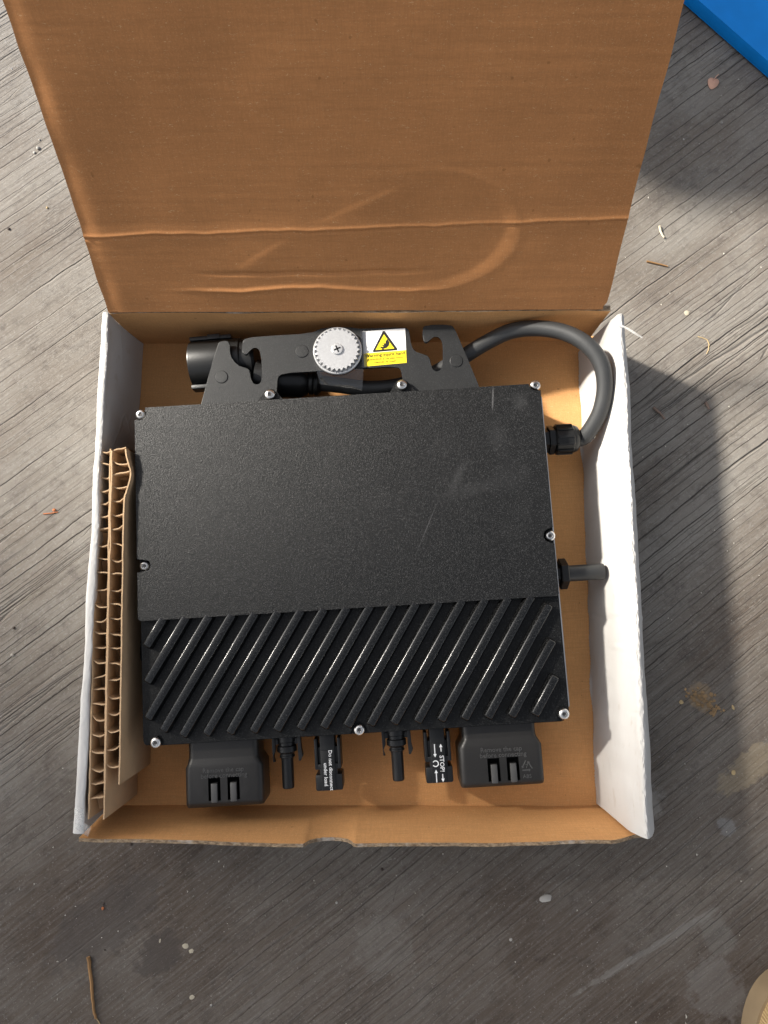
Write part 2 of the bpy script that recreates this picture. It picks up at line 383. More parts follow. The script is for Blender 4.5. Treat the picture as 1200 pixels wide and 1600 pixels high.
MG = m_ground(); MK = m_kraft(); MKY = m_kraft('kraft_board_wall', axis='y'); MKL = m_kraft('kraft_lid', (0.48, 0.212, 0.078), crease=0.14)
def m_edge():
    t = NT('kraft_cut_edge'); c = t.coord(); a = t.noise(t.mapping(c, scale=(260, 700, 700)), 1.0, 4, .7); b = t.noise(c, 60, 4, .7)
    col = t.mix(t.step(a, .35, .65), (0.16, 0.11, 0.07), (0.38, 0.28, 0.18)); col = t.mix(t.math('MULTIPLY', t.step(b, .54, .68), .5), col, (0.52, 0.49, 0.45))
    return t.fin(col, 0.9, t.bump(a, 0.0012, 0.8), spec=0.15)
MKE = m_edge()
MH = m_plain('honeycomb_paper', (0.47, 0.325, 0.195), 0.85, bump=0.3, scale=500, spec=0.2, var=0.12)
MW = m_white(); MPC = m_powder(); MPCC = m_cover(); MBR = m_powder('black_bracket_coat', 0.010, 0.35, 0.45, 0.45)
MPL = m_plain('black_plastic', (0.009, 0.0092, 0.0095), 0.36, bump=0.15, scale=700, spec=0.4)
MCAP = m_plain('charcoal_abs', (0.020, 0.0185, 0.017), 0.36, bump=0.25, scale=800, spec=0.40)
MRUB = m_plain('cable_rubber', (0.030, 0.031, 0.032), 0.5, bump=0.15, scale=900)
MEMB = m_plain('embossed_abs', (0.075, 0.073, 0.070), 0.35)
MDRK = m_plain('deep_black', (0.006, 0.006, 0.006), 0.8, spec=0.1)
MST = m_metal(); MKN = m_knob(); MAL = m_plain('bare_aluminium', (0.62, 0.61, 0.59), 0.38, 0.8)
MYEL = m_plain('label_yellow', (0.80, 0.62, 0.02), 0.35, var=0.03); MLW = m_plain('label_white', (0.78, 0.78, 0.77), 0.35, var=0.03)
MINK = m_plain('print_black', (0.012, 0.012, 0.012), 0.4); MPW = m_plain('print_white', (0.75, 0.75, 0.75), 0.5, var=0.05)
MGRY = m_plain('grey_plastic', (0.022, 0.023, 0.024), 0.42, bump=.2, scale=800)
MFILM = m_film(); MBLUE = m_plain('blue_plastic', (0.001, 0.21, 0.66), 0.5, bump=0.2, scale=150, var=0.08, spec=0.2)
def m_tape():
    t = NT('torn_tape'); tr = t.t.nodes.new('ShaderNodeBsdfTransparent'); wv = t.noise(t.coord(), 400, 3, .6)
    mx = t.t.nodes.new('ShaderNodeMixShader'); t.set(mx.inputs[0], t.math('MULTIPLY_ADD', wv, 0.5, 0.0)); t.t.links.new(tr.outputs[0], mx.inputs[1]); t.t.links.new(t.b.outputs[0], mx.inputs[2])
    t.fin((0.8, 0.8, 0.78), 0.25); t.t.links.new(mx.outputs[0], t.out.inputs[0]); return t.m
MTAPE = m_tape(); MKNIT = m_knit(); MSOLE = m_plain('shoe_rubber', (0.30, 0.22, 0.13), 0.7)

# ------------------------------------------------------------------ ground and an added, unseen slab that shades the near half
GZ = -0.005
bm = bmesh.new()
for x0, x1 in ((-6, 6),):
    vv = [bm.verts.new(p) for p in ((x0, -6, GZ), (x1, -6, GZ), (x1, 6, GZ), (x0, 6, GZ))]; bm.faces.new(vv)
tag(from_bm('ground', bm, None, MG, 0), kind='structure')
BLOCKER_Z = 2.3
sx, sy = -SUN_D.x / -SUN_D.z, -SUN_D.y / -SUN_D.z
pa, pb = P(60, 900, GZ), P(1150, 1080, GZ)
sl_ = (pb.y - pa.y) / (pb.x - pa.x)
def blocker_y(x): return pa.y + sy * BLOCKER_Z + (x - (pa.x + sx * BLOCKER_Z)) * sl_
prism('unseen_sun_blocker', [(-4.8, blocker_y(-4.8)), (-2.0, blocker_y(-2.0)), (-2.0, blocker_y(-2.0) - 1.3), (-4.8, blocker_y(-4.8) - 1.3)], BLOCKER_Z, BLOCKER_Z + 0.09, None, m_plain('blocker_matte', (0.5, 0.48, 0.45), 0.8), bev=0.01)  # out-of-view slab added to hold the sun off the near half
tag(bpy.data.objects['unseen_sun_blocker'], kind='structure')

# ------------------------------------------------------------------ cardboard box
XL, XR, YB, YF, H = -0.1672, 0.1672, 0.1705, -0.1705, 0.0597
box = empty('cardboard_box', (0, 0, 0))
tag(box, 'open shallow cardboard box, white outside and brown inside, lid raised', 'box')

def sheet(name, nu, nv, f, thick, parent, mats, smooth=40, edge_mat=2):
    """solid board: f(u,v)->(point, normal); front takes mats[0], back mats[1], rim mats[edge_mat]"""
    V = []; F = []; MI = []
    fr = [[None] * (nv + 1) for _ in range(nu + 1)]; bk = [[None] * (nv + 1) for _ in range(nu + 1)]
    for i in range(nu + 1):
        for j in range(nv + 1):
            p, n_ = f(i / nu, j / nv); fr[i][j] = len(V); V.append(p); bk[i][j] = len(V); V.append(p - n_ * thick)
    for i in range(nu):
        for j in range(nv):
            F.append((fr[i][j], fr[i + 1][j], fr[i + 1][j + 1], fr[i][j + 1])); MI.append(0)
            F.append((bk[i][j], bk[i][j + 1], bk[i + 1][j + 1], bk[i + 1][j])); MI.append(1)
    for i in range(nu):
        F.append((fr[i][0], bk[i][0], bk[i + 1][0], fr[i + 1][0])); MI.append(edge_mat)
        F.append((fr[i][nv], fr[i + 1][nv], bk[i + 1][nv], bk[i][nv])); MI.append(edge_mat)
    for j in range(nv):
        F.append((fr[0][j], fr[0][j + 1], bk[0][j + 1], bk[0][j])); MI.append(edge_mat)
        F.append((fr[nu][j], bk[nu][j], bk[nu][j + 1], fr[nu][j + 1])); MI.append(edge_mat)
    me = bpy.data.meshes.new(name); me.from_pydata([tuple(v) for v in V], [], F); me.update()
    for m in mats: me.materials.append(m)
    me.polygons.foreach_set('material_index', MI)
    return link(name, me, parent, [], smooth)

def sstep(x, a, b):
    t = max(0.0, min(1.0, (x - a) / (b - a))); return t * t * (3 - 2 * t)
def ridge(d, w): return math.exp(-(d / w) ** 2)

# floor with its creases
def f_floor(u, v):
    x = -0.176 + 0.358 * u; y = -0.1745 + 0.349 * v
    z = 0.0002 * N(x * 30, y * 30)
    z += 0.0007 * ridge(y - (0.068 + 0.004 * N(x * 40)), 0.0012) * sstep(x, 0.10, 0.13)
    z += 0.0008 * ridge((y + 0.156) - 0.25 * (x - 0.13) - 0.002 * N(x * 60), 0.0012) * sstep(x, 0.07, 0.11)
    z += 0.0006 * ridge((y + 0.125) - 0.55 * (x + 0.14), 0.0009) * sstep(x, -0.09, -0.12)
    z += 0.0007 * ridge(y + 0.143 - 0.003 * N(x * 35, 3), 0.0015) * sstep(x, -0.02, 0.03)
    return Vector((x, y, z)), Vector((0, 0, 1))
sheet('bottom_panel', 140, 140, f_floor, 0.004, box, (MK, MW, MKE))

# front wall: low kraft board, slightly bowed, with a torn thumb notch
def f_front(u, v):
    x = -0.1775 + 0.361 * u
    top = 0.0530 + 0.0004 * N(x * 90, 2)
    nx = (x + 0.018) / 0.0155
    if abs(nx) < 1: top -= 0.0130 * math.sqrt(1 - nx * nx) + 0.0010 * N(x * 500)
    if x > 0.160: top -= 0.010 * sstep(x, 0.160, 0.1835)
    z = top * v
    bow = -0.0035 * math.sin(math.pi * u) * v + 0.0012 * N(x * 14, 5) * v - 0.0052 * v
    y = YF - 0.0002 + bow + 0.0004 * N(x * 40, z * 60, 4)
    return Vector((x, y, z)), Vector((0, 1, 0))
sheet('front_wall', 260, 14, f_front, 0.0022, box, (MK, MW, MKE))

# back wall
def f_back(u, v):
    x = -0.172 + 0.345 * u; z = 0.0575 * v
    y = YB + 0.001 * N(x * 12, z * 20, 7) + 0.0008 * N(x * 30, 2) * v
    return Vector((x, y, z)), Vector((0, -1, 0))
sheet('back_wall', 80, 10, f_back, 0.004, box, (MK, MW, MKE))

# rolled side walls: the outer board is folded over the top and tucked down inside, white side showing
def side_wall(sgn, prof_b, prof_f, yb, yf, jag):
    prof_b = chaikin(prof_b, 2, False); prof_f = chaikin(prof_f, 2, False); n = len(prof_b); ny = 420
    V = []; F = []
    for i in range(ny + 1):
        t = i / ny
        for k in range(n):
            x = prof_b[k][0] * (1 - t) + prof_f[k][0] * t; z = prof_b[k][1] * (1 - t) + prof_f[k][1] * t
            s = k / (n - 1); y = yb(s, z) * (1 - t) + yf(s, z) * t
            wv = 0.0011 * N(y * 22, s * 3, sgn * 5) + 0.00045 * N(y * 90, s * 8, sgn * 3)
            x += wv * min(1, z / 0.02); z += (0.0008 * N(y * 30, 9, sgn) + 0.0006 * N(y * 330, s * 40, sgn) * (1 if sgn > 0 else .4) if z > 0.052 else 0)
            if sgn > 0: x -= 0.0007 * ridge(s - 0.235 - 0.02 * N(y * 9, 3), 0.016) * sstep(y, 0.13, 0.05); x += 0.0004 * ridge(y + 0.038 - .003 * N(s * 9), 0.0016)
            if k == 0: x += jag * 0.0006 * N(y * 900, 1) + jag * 0.002 * N(y * 40, 8)
            V.append((sgn * x, y, z))
    for i in range(ny):
        for k in range(n - 1):
            a = i * n + k; F.append((a, a + 1, a + n + 1, a + n))
    F.append(tuple(range(n))); F.append(tuple(range(ny * n, (ny + 1) * n))[::-1])
    for i in range(ny): F.append((i * n, (i + 1) * n, (i + 1) * n + n - 1, i * n + n - 1))
    me = bpy.data.meshes.new('side_wall'); me.from_pydata(V, [], F); bm = bmesh.new(); bm.from_mesh(me); bmesh.ops.recalc_face_normals(bm, faces=bm.faces); bm.to_mesh(me); bm.free()
    return link('side_wall', me, box, [MW], 50)
right_wall = side_wall(1, [(.1655, .0004), (.1690, .020), (.1735, .045), (.1768, .0585), (.1790, .0600), (.1806, .0597), (.1838, .0540), (.1885, .040), (.1900, .022), (.1880, -.0038)],
                       [(.1660, .0004), (.1700, .020), (.1755, .045), (.1800, .0570), (.1818, .0588), (.1836, .0582), (.1885, .0500), (.1945, .036), (.1960, .020), (.1930, -.0038)],
                       lambda s, z: 0.1655 + 0.004 * min(1, z / .06) - 0.004 * (1 - s), lambda s, z: -0.1690 - 0.0055 * sstep(z, 0.0, .05), 1.0)
left_wall = side_wall(-1, [(.1684, .0004), (.1705, .015), (.1728, .045), (.1718, .0588), (.1724, .0600), (.1755, .0600), (.1768, .0580), (.1775, .030), (.1775, -.0038)],
                      [(.1742, .0004), (.1745, .020), (.1748, .052), (.1716, .0592), (.1724, .0602), (.1775, .0602), (.1795, .0570), (.1800, .030), (.1795, -.0038)],
                      lambda s, z: 0.1702 + 0.001 * s, lambda s, z: -0.1685 - 0.003 * min(1, z / .06), 0.3)

# lid: leans back, kraft inside, creased and dented near the hinge
AL = 0.5946; LT = Vector((0, math.sin(AL), math.cos(AL))); LN = Vector((0, -math.cos(AL), math.sin(AL)))
def lid_h(x, s):
    d = 0.0
    yc = 0.0528 + 0.009 * (x + 0.17) / 0.34 + 0.0011 * N(x * 28, 3) + 0.0005 * N(x * 90, 6)
    d += -0.0006 * ridge(s - yc, 0.0008) + 0.0005 * ridge(s - yc - 0.0016, 0.0010)
    d += 0.0005 * (sstep(s, yc + 0.01, yc - 0.002))                      # lower strip sits a little proud
    yc2 = 0.018 + 0.004 * N(x * 14, 8) + 0.001 * N(x * 70, 2)
    d += 0.0009 * ridge(s - yc2 + 0.002, 0.0016) * sstep(x, 0.075, 0.03) * sstep(x, -0.13, -0.08)
    d += -0.0010 * ridge(s - 0.0285 - 0.10 * (x + 0.05) * (x + .05) - 0.0012 * N(x * 40, 5), 0.0013) * sstep(x, 0.055, 0.02) * sstep(x, -0.11, -0.07)
    # oval imprint
    ex, es = (x - 0.046) / 0.054, (s - 0.055) / 0.037
    r = math.hypot(ex, es) + 0.03 * N(x * 30, s * 30)
    side = sstep(ex, -0.6, 0.5)
    d += -0.0007 * (1 - sstep(r, 0.84, 1.01)) * side + 0.0002 * ridge(r - 1.06, 0.05) * side
    # slanted press marks on the left
    for cx0, cs0, cx1, cs1 in ((-0.075, 0.034, -0.045, 0.052), (-0.02, 0.064, 0.035, 0.088)):
        dx, ds = cx1 - cx0, cs1 - cs0; L = math.hypot(dx, ds); tt = ((x - cx0) * dx + (s - cs0) * ds) / L / L; q = ((x - cx0) * ds - (s - cs0) * dx) / L
        d += 0.00018 * sstep(q, -0.002, 0.002) * ridge(q - 0.002, 0.008) * sstep(tt, -0.2, 0.2) * sstep(tt, 1.2, 0.8)
    d += 0.0013 * N(x * 7, s * 7, 1) + 0.0004 * N(x * 25, s * 25, 2) + 0.00005 * N(x * 5, s * 260, 3)
    d += 0.0012 * ridge(x + 0.170, 0.006) * (1 + N(s * 40, 4)) * -0.6     # crushed left edge
    return d
def f_lid(u, v):
    s = 0.335 * v ** 1.25
    xl = -0.1725 + 0.0012 * sstep(s, 0, .1) + 0.0006 * N(s * 60, 1); xr = 0.1690 + 0.0008 * N(s * 30, 5) - 0.0025 * sstep(s, 0.006, 0.0)
    x = xl + (xr - xl) * u
    p = Vector((x, YB + 0.001, 0.0585)) + LT * s + LN * lid_h(x, s)
    return p, LN
lid = sheet('lid', 230, 420, f_lid, 0.0034, box, (MKL, MW, MKE), 60)
# rounded hinge score between back wall and lid
hp = []
bm = bmesh.new()
for i in range(81):
    x = -0.1725 + 0.340 * i / 80
    hp.append(Vector((x, YB + 0.0032 + 0.0006 * N(x * 20, 1), 0.0578 + 0.0006 * N(x * 30, 4))))
add_tube(bm, hp, 0.0024, 10)
from_bm('hinge_fold', bm, box, MKL, 60)
# torn clear tape at the corners
def tape(pts, width, name='tape_strip'):
    V = []; F = []
    for i, (p, dv) in enumerate(pts):
        V += [Vector(p) - Vector(dv) * width / 2, Vector(p) + Vector(dv) * width / 2]
    for i in range(len(pts) - 1): F.append((2 * i, 2 * i + 1, 2 * i + 3, 2 * i + 2))
    o = from_py(name, V, F, box, MTAPE, 60); md = o.modifiers.new('thickness', 'SOLIDIFY'); md.thickness = 0.00012; return o
q0, q1, q2 = P(958, 503, .0615), P(978, 512, .0632), P(1004, 528, .0625)
tape([(q0, (.3, 1, 0)), (q1, (.4, 1, .2)), ((q1 + q2) / 2, (.3, .9, .6)), (q2, (.4, .9, 0))], 0.0014)
c0, c1, c2, c3 = P(124, 1262, .0615), P(124, 1290, .0612), P(140, 1300, .0585), P(200, 1304, .0560)
tape([(c0, (1, 0, 0)), (c1, (.8, .6, 0)), (c2, (.3, .9, 0))], 0.006)

# ------------------------------------------------------------------ honeycomb pads along the left wall
def pad(y0, y1, xa0, xa1, wid, zt, label, torn):
    """stands on edge; y0 far end, y1 near end; xa: left sheet x at far and near end"""
    t = empty('honeycomb_board', ((xa0 + xa1) / 2, (y0 + y1) / 2, 0)); tag(t, label, 'honeycomb board', 'honeycomb cardboard pads beside the left wall')
    o = Vector(t.location)
    def xs(y, side):
        k = (y0 - y) / (y0 - y1); x = xa0 + (xa1 - xa0) * k + side * wid + 0.0006 * N(y * 45, side, torn)
        if torn and side: x += 0.0042 * ridge(y - (y0 - 0.017), 0.011)
        return x
    for side in (0, 1):
        V = []; F = []; n = 110; th = 0.0009 * (1 if side else -1)
        for i in range(n + 1):
            y = y0 + (y1 - y0) * i / n
            zt_ = zt + 0.0006 * N(y * 150, side, 4)
            if torn and side and y0 - 0.030 < y < y0 - .012: zt_ -= 0.001
            zb = 0.001
            if torn and side: yb_ = y
            for z, q in ((zb, 0), (zt_ * .5, 0), (zt_, 0), (zt_, th), (zt_ * .5, th), (zb, th)):
                b = 0.0012 * math.sin(math.pi * min(1, z / zt)) * N(y * 30, side, 2)
                V.append(Vector((xs(y, side) + q + b, y, z)) - o)
        for i in range(n):
            for k in range(6):
                a = i * 6 + k; b = i * 6 + (k + 1) % 6; F.append((a, b, b + 6, a + 6))
        F.append(tuple(range(6))[::-1]); F.append(tuple(range(n * 6, n * 6 + 6)))
        from_py('face_sheet', V, F, t, MH, 50)
    y = y0 - 0.0012; k = 0
    while y > y1 + 0.002:
        V = []; F = []; nx_ = 6; bend = random.uniform(-0.0014, 0.0014); tilt = random.uniform(-0.002, 0.002); lean = random.uniform(-.002, .002)
        drop = random.uniform(0.0002, 0.0018)
        for i in range(nx_ + 1):
            a = i / nx_
            x = xs(y, 0) + (wid) * a + (xs(y, 1) - xs(y, 0) - wid) * a
            yy = y + bend * math.sin(math.pi * a) + tilt * (a - 0.5) + (0.0014 * sstep(a, 0.3, 0.0) if k % 2 else 0.0014 * sstep(a, .7, 1.))
            for z, q in ((0.001, 0), (zt - drop + 0.0005 * N(k * 3, a * 4), 0), (zt - drop + 0.0005 * N(k * 3, a * 4), 0.0008), (0.001, 0.0008)):
                V.append(Vector((x, yy + q + lean * (1 - z / zt), z)) - o)
        for i in range(nx_):
            for m in range(4):
                a_ = i * 4 + m; b_ = i * 4 + (m + 1) % 4; F.append((a_, b_, b_ + 4, a_ + 4))
        from_py('cell_wall', V, F, t, MH, 50)
        # folded inner sheet across some of the cells
        if random.random() < .75:
            zc = zt * random.uniform(.55, .78); yn = y - 0.0095
            a0, a1 = xs(y, 0) + .0006, xs(y, 1) - .0006
            from_py('cell_core', [Vector(p) - o for p in ((a0, y - .0006, zc + .006), (a1, y - .0006, zc - .004), (a1, yn, zc - .010), (a0, yn, zc + .001))], [(0, 1, 2, 3)], t, MH, 0)
        y -= random.uniform(0.0085, 0.0112) if k > 3 else random.uniform(.008, .009)
        k += 1
    return t
zt_ = 0.0588
def PX(u, v): return P(u, v, zt_)
oa, ob = PX(153, 704), PX(139.5, 1280); ia, ib = PX(173, 701), PX(163.5, 1226)
pad1 = pad(oa.y, ob.y, oa.x, ob.x, 0.0088, zt_, 'longer honeycomb cardboard pad pressed against the white left wall', 0)
pad2 = pad(ia.y, ib.y, ia.x, ib.x, 0.0086, zt_ - .0005, 'shorter honeycomb cardboard pad with torn far end, next to the black unit', 1)
# dark felt patch on the inner pad's face
pc = P(207, 1010, 0.026)
bm = bmesh.new(); add_prism(bm, chaikin([(-.008, -.0105), (.0035, -.0105), (.008, -.002), (.008, .009), (-.004, .011), (-.008, .004)], 2), 0, 0.0006)
fx = ib.x + (ia.x - ib.x) * ((pc.y - ib.y) / (ia.y - ib.y)) + 0.0086 + 0.0022
bmesh.ops.transform(bm, matrix=Matrix.Translation(Vector((fx, pc.y, 0.020)) - pad2.location) @ Matrix.Rotation(rad(90), 4, 'Y') , verts=bm.verts)
from_bm('dark_patch', bm, pad2, MDRK)

# ------------------------------------------------------------------ the inverter
inv = empty('microinverter', INV, INV_ROT)
tag(inv, 'black finned metal solar microinverter lying in the cardboard box', 'microinverter')
c_tl, c_tr, c_br, c_bl = [IL(*p, ZT) for p in ((209, 638), (848, 597), (893, 1133), (230, 1165))]
X0 = (c_tl[0] + c_bl[0]) / 2; X1 = (c_tr[0] + c_br[0]) / 2; Y1 = (c_tl[1] + c_tr[1]) / 2; Y0 = (c_bl[1] + c_br[1]) / 2
ys_l, ys_r = IL(222, 968, ZT), IL(877, 933, ZT); YS = (ys_l[1] + ys_r[1]) / 2
SCR = [IL(*p, 0.043) for p in ((219, 647), (422, 617), (628, 602), (837, 601), (860, 837), (882, 1116), (561, 1141), (242, 1161), (225, 884))]
X0 = min(X0, SCR[0][0] - .0032); X1 = X1
def notch_poly(x0, y0, x1, y1, r, notches, n=9):
    """rounded rectangle minus discs (cx,cy,rad) sitting on its border"""
    base = rrect(x0, y0, x1, y1, r, 6); pts = []
    m = len(base)
    for i in range(m):
        a, b = Vector(base[i]), Vector(base[(i + 1) % m]); L = (b - a).length; k = max(1, int(L / 0.0006))
        for j in range(k): pts.append(a + (b - a) * j / k)
    out = []
    for p in pts:
        q = p.copy()
        for cx, cy, rr in notches:
            d = q - Vector((cx, cy))
            if d.length < rr:
                # push inward onto the disc's far side
                inward = Vector(((x0 + x1) / 2 - cx, (y0 + y1) / 2 - cy))
                if abs(cx - x0) < .012 and y0 + .02 < cy < y1 - .02: inward = Vector((1, 0))
                elif abs(cx - x1) < .012 and y0 + .02 < cy < y1 - .02: inward = Vector((-1, 0))
                elif x0 + .02 < cx < x1 - .02: inward = Vector((0, 1 if cy < (y0 + y1) / 2 else -1))
                else: inward = Vector((1 if cx < 0 else -1, 1 if cy < 0 else -1)) 
                inward.normalize(); tq = inward.orthogonal(); off = d.dot(tq); h2 = rr * rr - off * off
                q = Vector((cx, cy)) + tq * off + inward * math.sqrt(max(0, h2))
        out.append(q)
    # thin near-duplicates
    res = [out[0]]
    for q in out[1:]:
        if (q - res[-1]).length > 0.00035: res.append(q)
    if (res[0] - res[-1]).length < 0.00035: res.pop()
    return [(q.x, q.y) for q in res]
# lower tray and gasket line
prism('housing', rrect(X0 + .0004, Y0 + .0004, X1 + .0006, Y1 - .0004, .006), -0.0062, 0.0352, inv, MPC, bev=0.0012, both=True)
bm = bmesh.new(); add_prism(bm, rrect(X1 - .004, Y0 + .008, X1 + .0016, Y1 - .006, .0015), 0.0325, 0.0358, 0.0004)
from_bm('trim_strip', bm, inv, MAL)
prism('mounting_flange', notch_poly(X0, Y0, X1, Y1, .0062, [], 9), 0.0352, 0.0395, inv, MPC, bev=0.0008)
nr = 0.0052
up_n = [(SCR[0][0], SCR[0][1], nr), (SCR[3][0], SCR[3][1], nr), (SCR[4][0], SCR[4][1], nr), (SCR[8][0], SCR[8][1], nr)]
prism('cover_plate', notch_poly(X0 + .0003, YS, X1 - .0012, Y1 - .0003, .0016, up_n), 0.0395, ZT, inv, MPCC, bev=0.0009, seg=3, smooth=50)
# fin floor: slightly raised field inside a rim
lo_n = [(SCR[5][0], SCR[5][1], nr), (SCR[7][0], SCR[7][1], nr), (SCR[6][0], SCR[6][1], nr)]
prism('fin_field', notch_poly(X0 + .0006, Y0 + .0006, X1 - .0008, YS - .0001, .003, lo_n), 0.0395, 0.0408, inv, MPC, bev=0.0005)
# fins: unprojected from the photo
fz = 0.0445
f0a, f0b = IL(397, 958, fz), IL(278, 1160, fz)
fdir = (Vector(f0a) - Vector(f0b)).normalized()
xs0 = IL(254, 971, fz)[0]; xs1 = IL(865, 930, fz)[0]; sp = (xs1 - xs0) / 17
yt = YS + 0.002; ybm = Y0 + 0.0052; xlf = X0 + 0.0045; xrf = X1 - 0.0075
cot = fdir.x / fdir.y
def fin_mesh(L, hw=0.0039):
    """fin along +y from 0 to L, sloping sides, rounded crest and ends"""
    sec = [(-hw, 0), (-hw * .74, .0044), (-hw * .62, .0053), (-hw * .42, .0057), (hw * .42, .0057), (hw * .62, .0053), (hw * .74, .0044), (hw, 0)]
    ends = [(0.0, .55, .0), (.0004, .85, .55), (.0012, .97, .9), (.0022, 1, 1)]
    st = [(a, b, c_) for a, b, c_ in ends] + [(L - a, b, c_) for a, b, c_ in ends[::-1]]
    V = []; F = []
    for y, sxx, sz in st:
        for x, z in sec: V.append((x * sxx, y, z * sz - (0.0003 if z == 0 else 0)))
    m = len(sec)
    for i in range(len(st) - 1):
        for k in range(m - 1): F.append((i * m + k, i * m + k + 1, (i + 1) * m + k + 1, (i + 1) * m + k))
    F.append(tuple(range(m))); F.append(tuple(range((len(st) - 1) * m, len(st) * m))[::-1])
    return V, F
fin_ang = math.atan2(fdir.y, fdir.x) - math.pi / 2
MFIN = m_powder('black_fin_coat', 0.004, 0.10, 0.20, 0.45)
for k in range(21):
    xt = xs0 + sp * k                                # x where the fin line meets the step
    bx, by = xt - (YS - ybm) * cot, ybm; tx, ty = xt + (yt - YS) * cot, yt
    if bx < xlf: by = YS - (xt - xlf) / cot; bx = xlf
    if tx > xrf + .003: ty = YS - (xt - xrf) / cot; tx = xrf
    if k == 3: by += .004; bx += .004 * cot
    if k == 20: by += 0.001; bx += 0.001 * cot
    if 8 < k < 11 and abs(bx - SCR[6][0]) < .006: by += .006; bx += .006 * cot
    L = math.hypot(tx - bx, ty - by)
    if L < .006: continue
    V, F = fin_mesh(L)
    M = Matrix.Translation((bx, by, 0.0405)) @ Matrix.Rotation(fin_ang, 4, 'Z')
    o = from_py('fin', V, F, inv, MFIN, 60); o.matrix_local = M

# screws (steel pan heads with a socket), the two upper ones on tabs
bmS = bmesh.new(); add_lathe(bmS, [(.0034, 0), (.0036, .0006), (.0036, .0016), (.0032, .0025), (.0022, .0030), (.00165, .0031), (.0015, .0019), (0, .0017)], n=24)
meS = bpy.data.meshes.new('screw'); bmesh.ops.recalc_face_normals(bmS, faces=bmS.faces); bmS.to_mesh(meS); bmS.free()
meS.materials.append(MST); meS.polygons.foreach_set('use_smooth', [True] * len(meS.polygons)); meS.set_sharp_from_angle(angle=rad(40))
star = []
for i in range(12):
    r = .00150 if i % 2 == 0 else .00095; star.append((r * math.cos(i * math.pi / 6), r * math.sin(i * math.pi / 6)))
bmK = bmesh.new(); add_prism(bmK, star, 0.0018, 0.0022); meK = bpy.data.meshes.new('socket'); bmK.to_mesh(meK); bmK.free(); meK.materials.append(m_plain('socket_dark', (.10, .095, .09), .4, .8))
for i, (x, y) in enumerate(SCR):
    s_ = bpy.data.objects.new('screw', meS); COL.objects.link(s_); s_.parent = inv
    s_.location = (x, y, 0.0400 if i not in (1, 2) else 0.0425); s_.rotation_euler = (rad(random.uniform(-2, 2)), rad(random.uniform(-2, 2)), random.uniform(0, 6))
    k_ = bpy.data.objects.new('socket', meK); COL.objects.link(k_); k_.parent = s_
for i in (1, 2):
    x, y = SCR[i]
    tabp = [(x - .011, Y1 - .002), (x - .0085, Y1 + .0006), (x - .0045, y + .0022), (x - .0022, y + .0044), (x + .0022, y + .0044), (x + .0045, y + .0022), (x + .0085, Y1 + .0006), (x + .011, Y1 - .002)]
    prism('screw_tab', chaikin(tabp, 1), 0.0385, 0.0424, inv, MPC, bev=.0005)

# mounting bracket plate
BZ = 0.0372
bp = [(298, 690), (340, 537), (345, 533), (356, 532), (359, 537), (359, 550), (362, 561), (368, 569), (376, 573), (387, 575), (391, 580), (392, 594), (395, 600), (401, 602), (407, 600),
      (410, 594), (408, 552), (405, 545), (399, 542), (393, 544), (388, 551), (384, 555), (379, 551), (378, 546), (379, 533), (384, 528), (420, 525), (487, 521), (497, 516), (505, 512), (548, 511), (556, 513), (566, 514),
      (634, 511), (640, 516), (642, 540), (645, 547), (652, 552), (664, 554), (670, 557), (673, 564), (673, 573), (676, 579), (682, 582), (689, 579), (692, 573), (692, 536), (689, 529), (683, 525), (676, 526), (671, 532),
      (666, 536), (661, 532), (660, 513), (664, 508), (703, 507), (709, 511), (715, 524), (781, 680), (634, 680), (629, 596), (628, 579), (622, 572), (560, 576), (497, 580), (441, 583), (434, 588), (432, 597), (432, 680)]
bpl = [IL(u, v, BZ + .001) for u, v in bp]
bk = prism('mounting_bracket', chaikin(bpl, 1), BZ - .0012, BZ + .0012, inv, MBR, bev=.0004)
for u, v in ((346, 589), (472, 549), (713, 564)):
    x, y = IL(u, v, BZ + .0013)
    o = lathe('rivet', [(.0046, 0), (.0046, .0002), (.0042, .0006), (0, .0007)], bk, MBR, Matrix.Translation((x, y, BZ + .0011)))
# knob on the bracket
kx, ky = IL(527, 546, BZ + .006); kz = BZ + .0012
kn = lathe('knob', [(.0164, 0), (.0170, .0004), (.0170, .0026), (.0166, .0030), (.0160, .0030), (.0158, .0022), (0, .0022)], inv, MKN, Matrix.Translation((kx, ky, kz)), 64)
gear = []
for i in range(28):
    for f_, r in ((0.0, .0136), (.18, .0131), (.36, .0136), (.50, .0156), (.86, .0156)):
        a = 2 * math.pi * (i + f_) / 28; gear.append((kx + r * math.cos(a), ky + r * math.sin(a)))
prism('knob_crown', gear, kz + .0020, kz + .0052, kn, MKN, bev=.0004, seg=2)
lathe('knob_screw', [(.0040, 0), (.0040, .0006), (.0036, .0011), (0, .0013)], kn, MKN, Matrix.Translation((kx, ky, kz + .0052)), 24)
bm = bmesh.new()
for a in (20, 110): add_box(bm, -.0024, -.00045, 0, .0024, .00045, .0004, 0, Matrix.Translation((kx, ky, kz + .00625)) @ Matrix.Rotation(rad(a), 4, 'Z'))
from_bm('cross_slot', bm, kn, MDRK, 0)
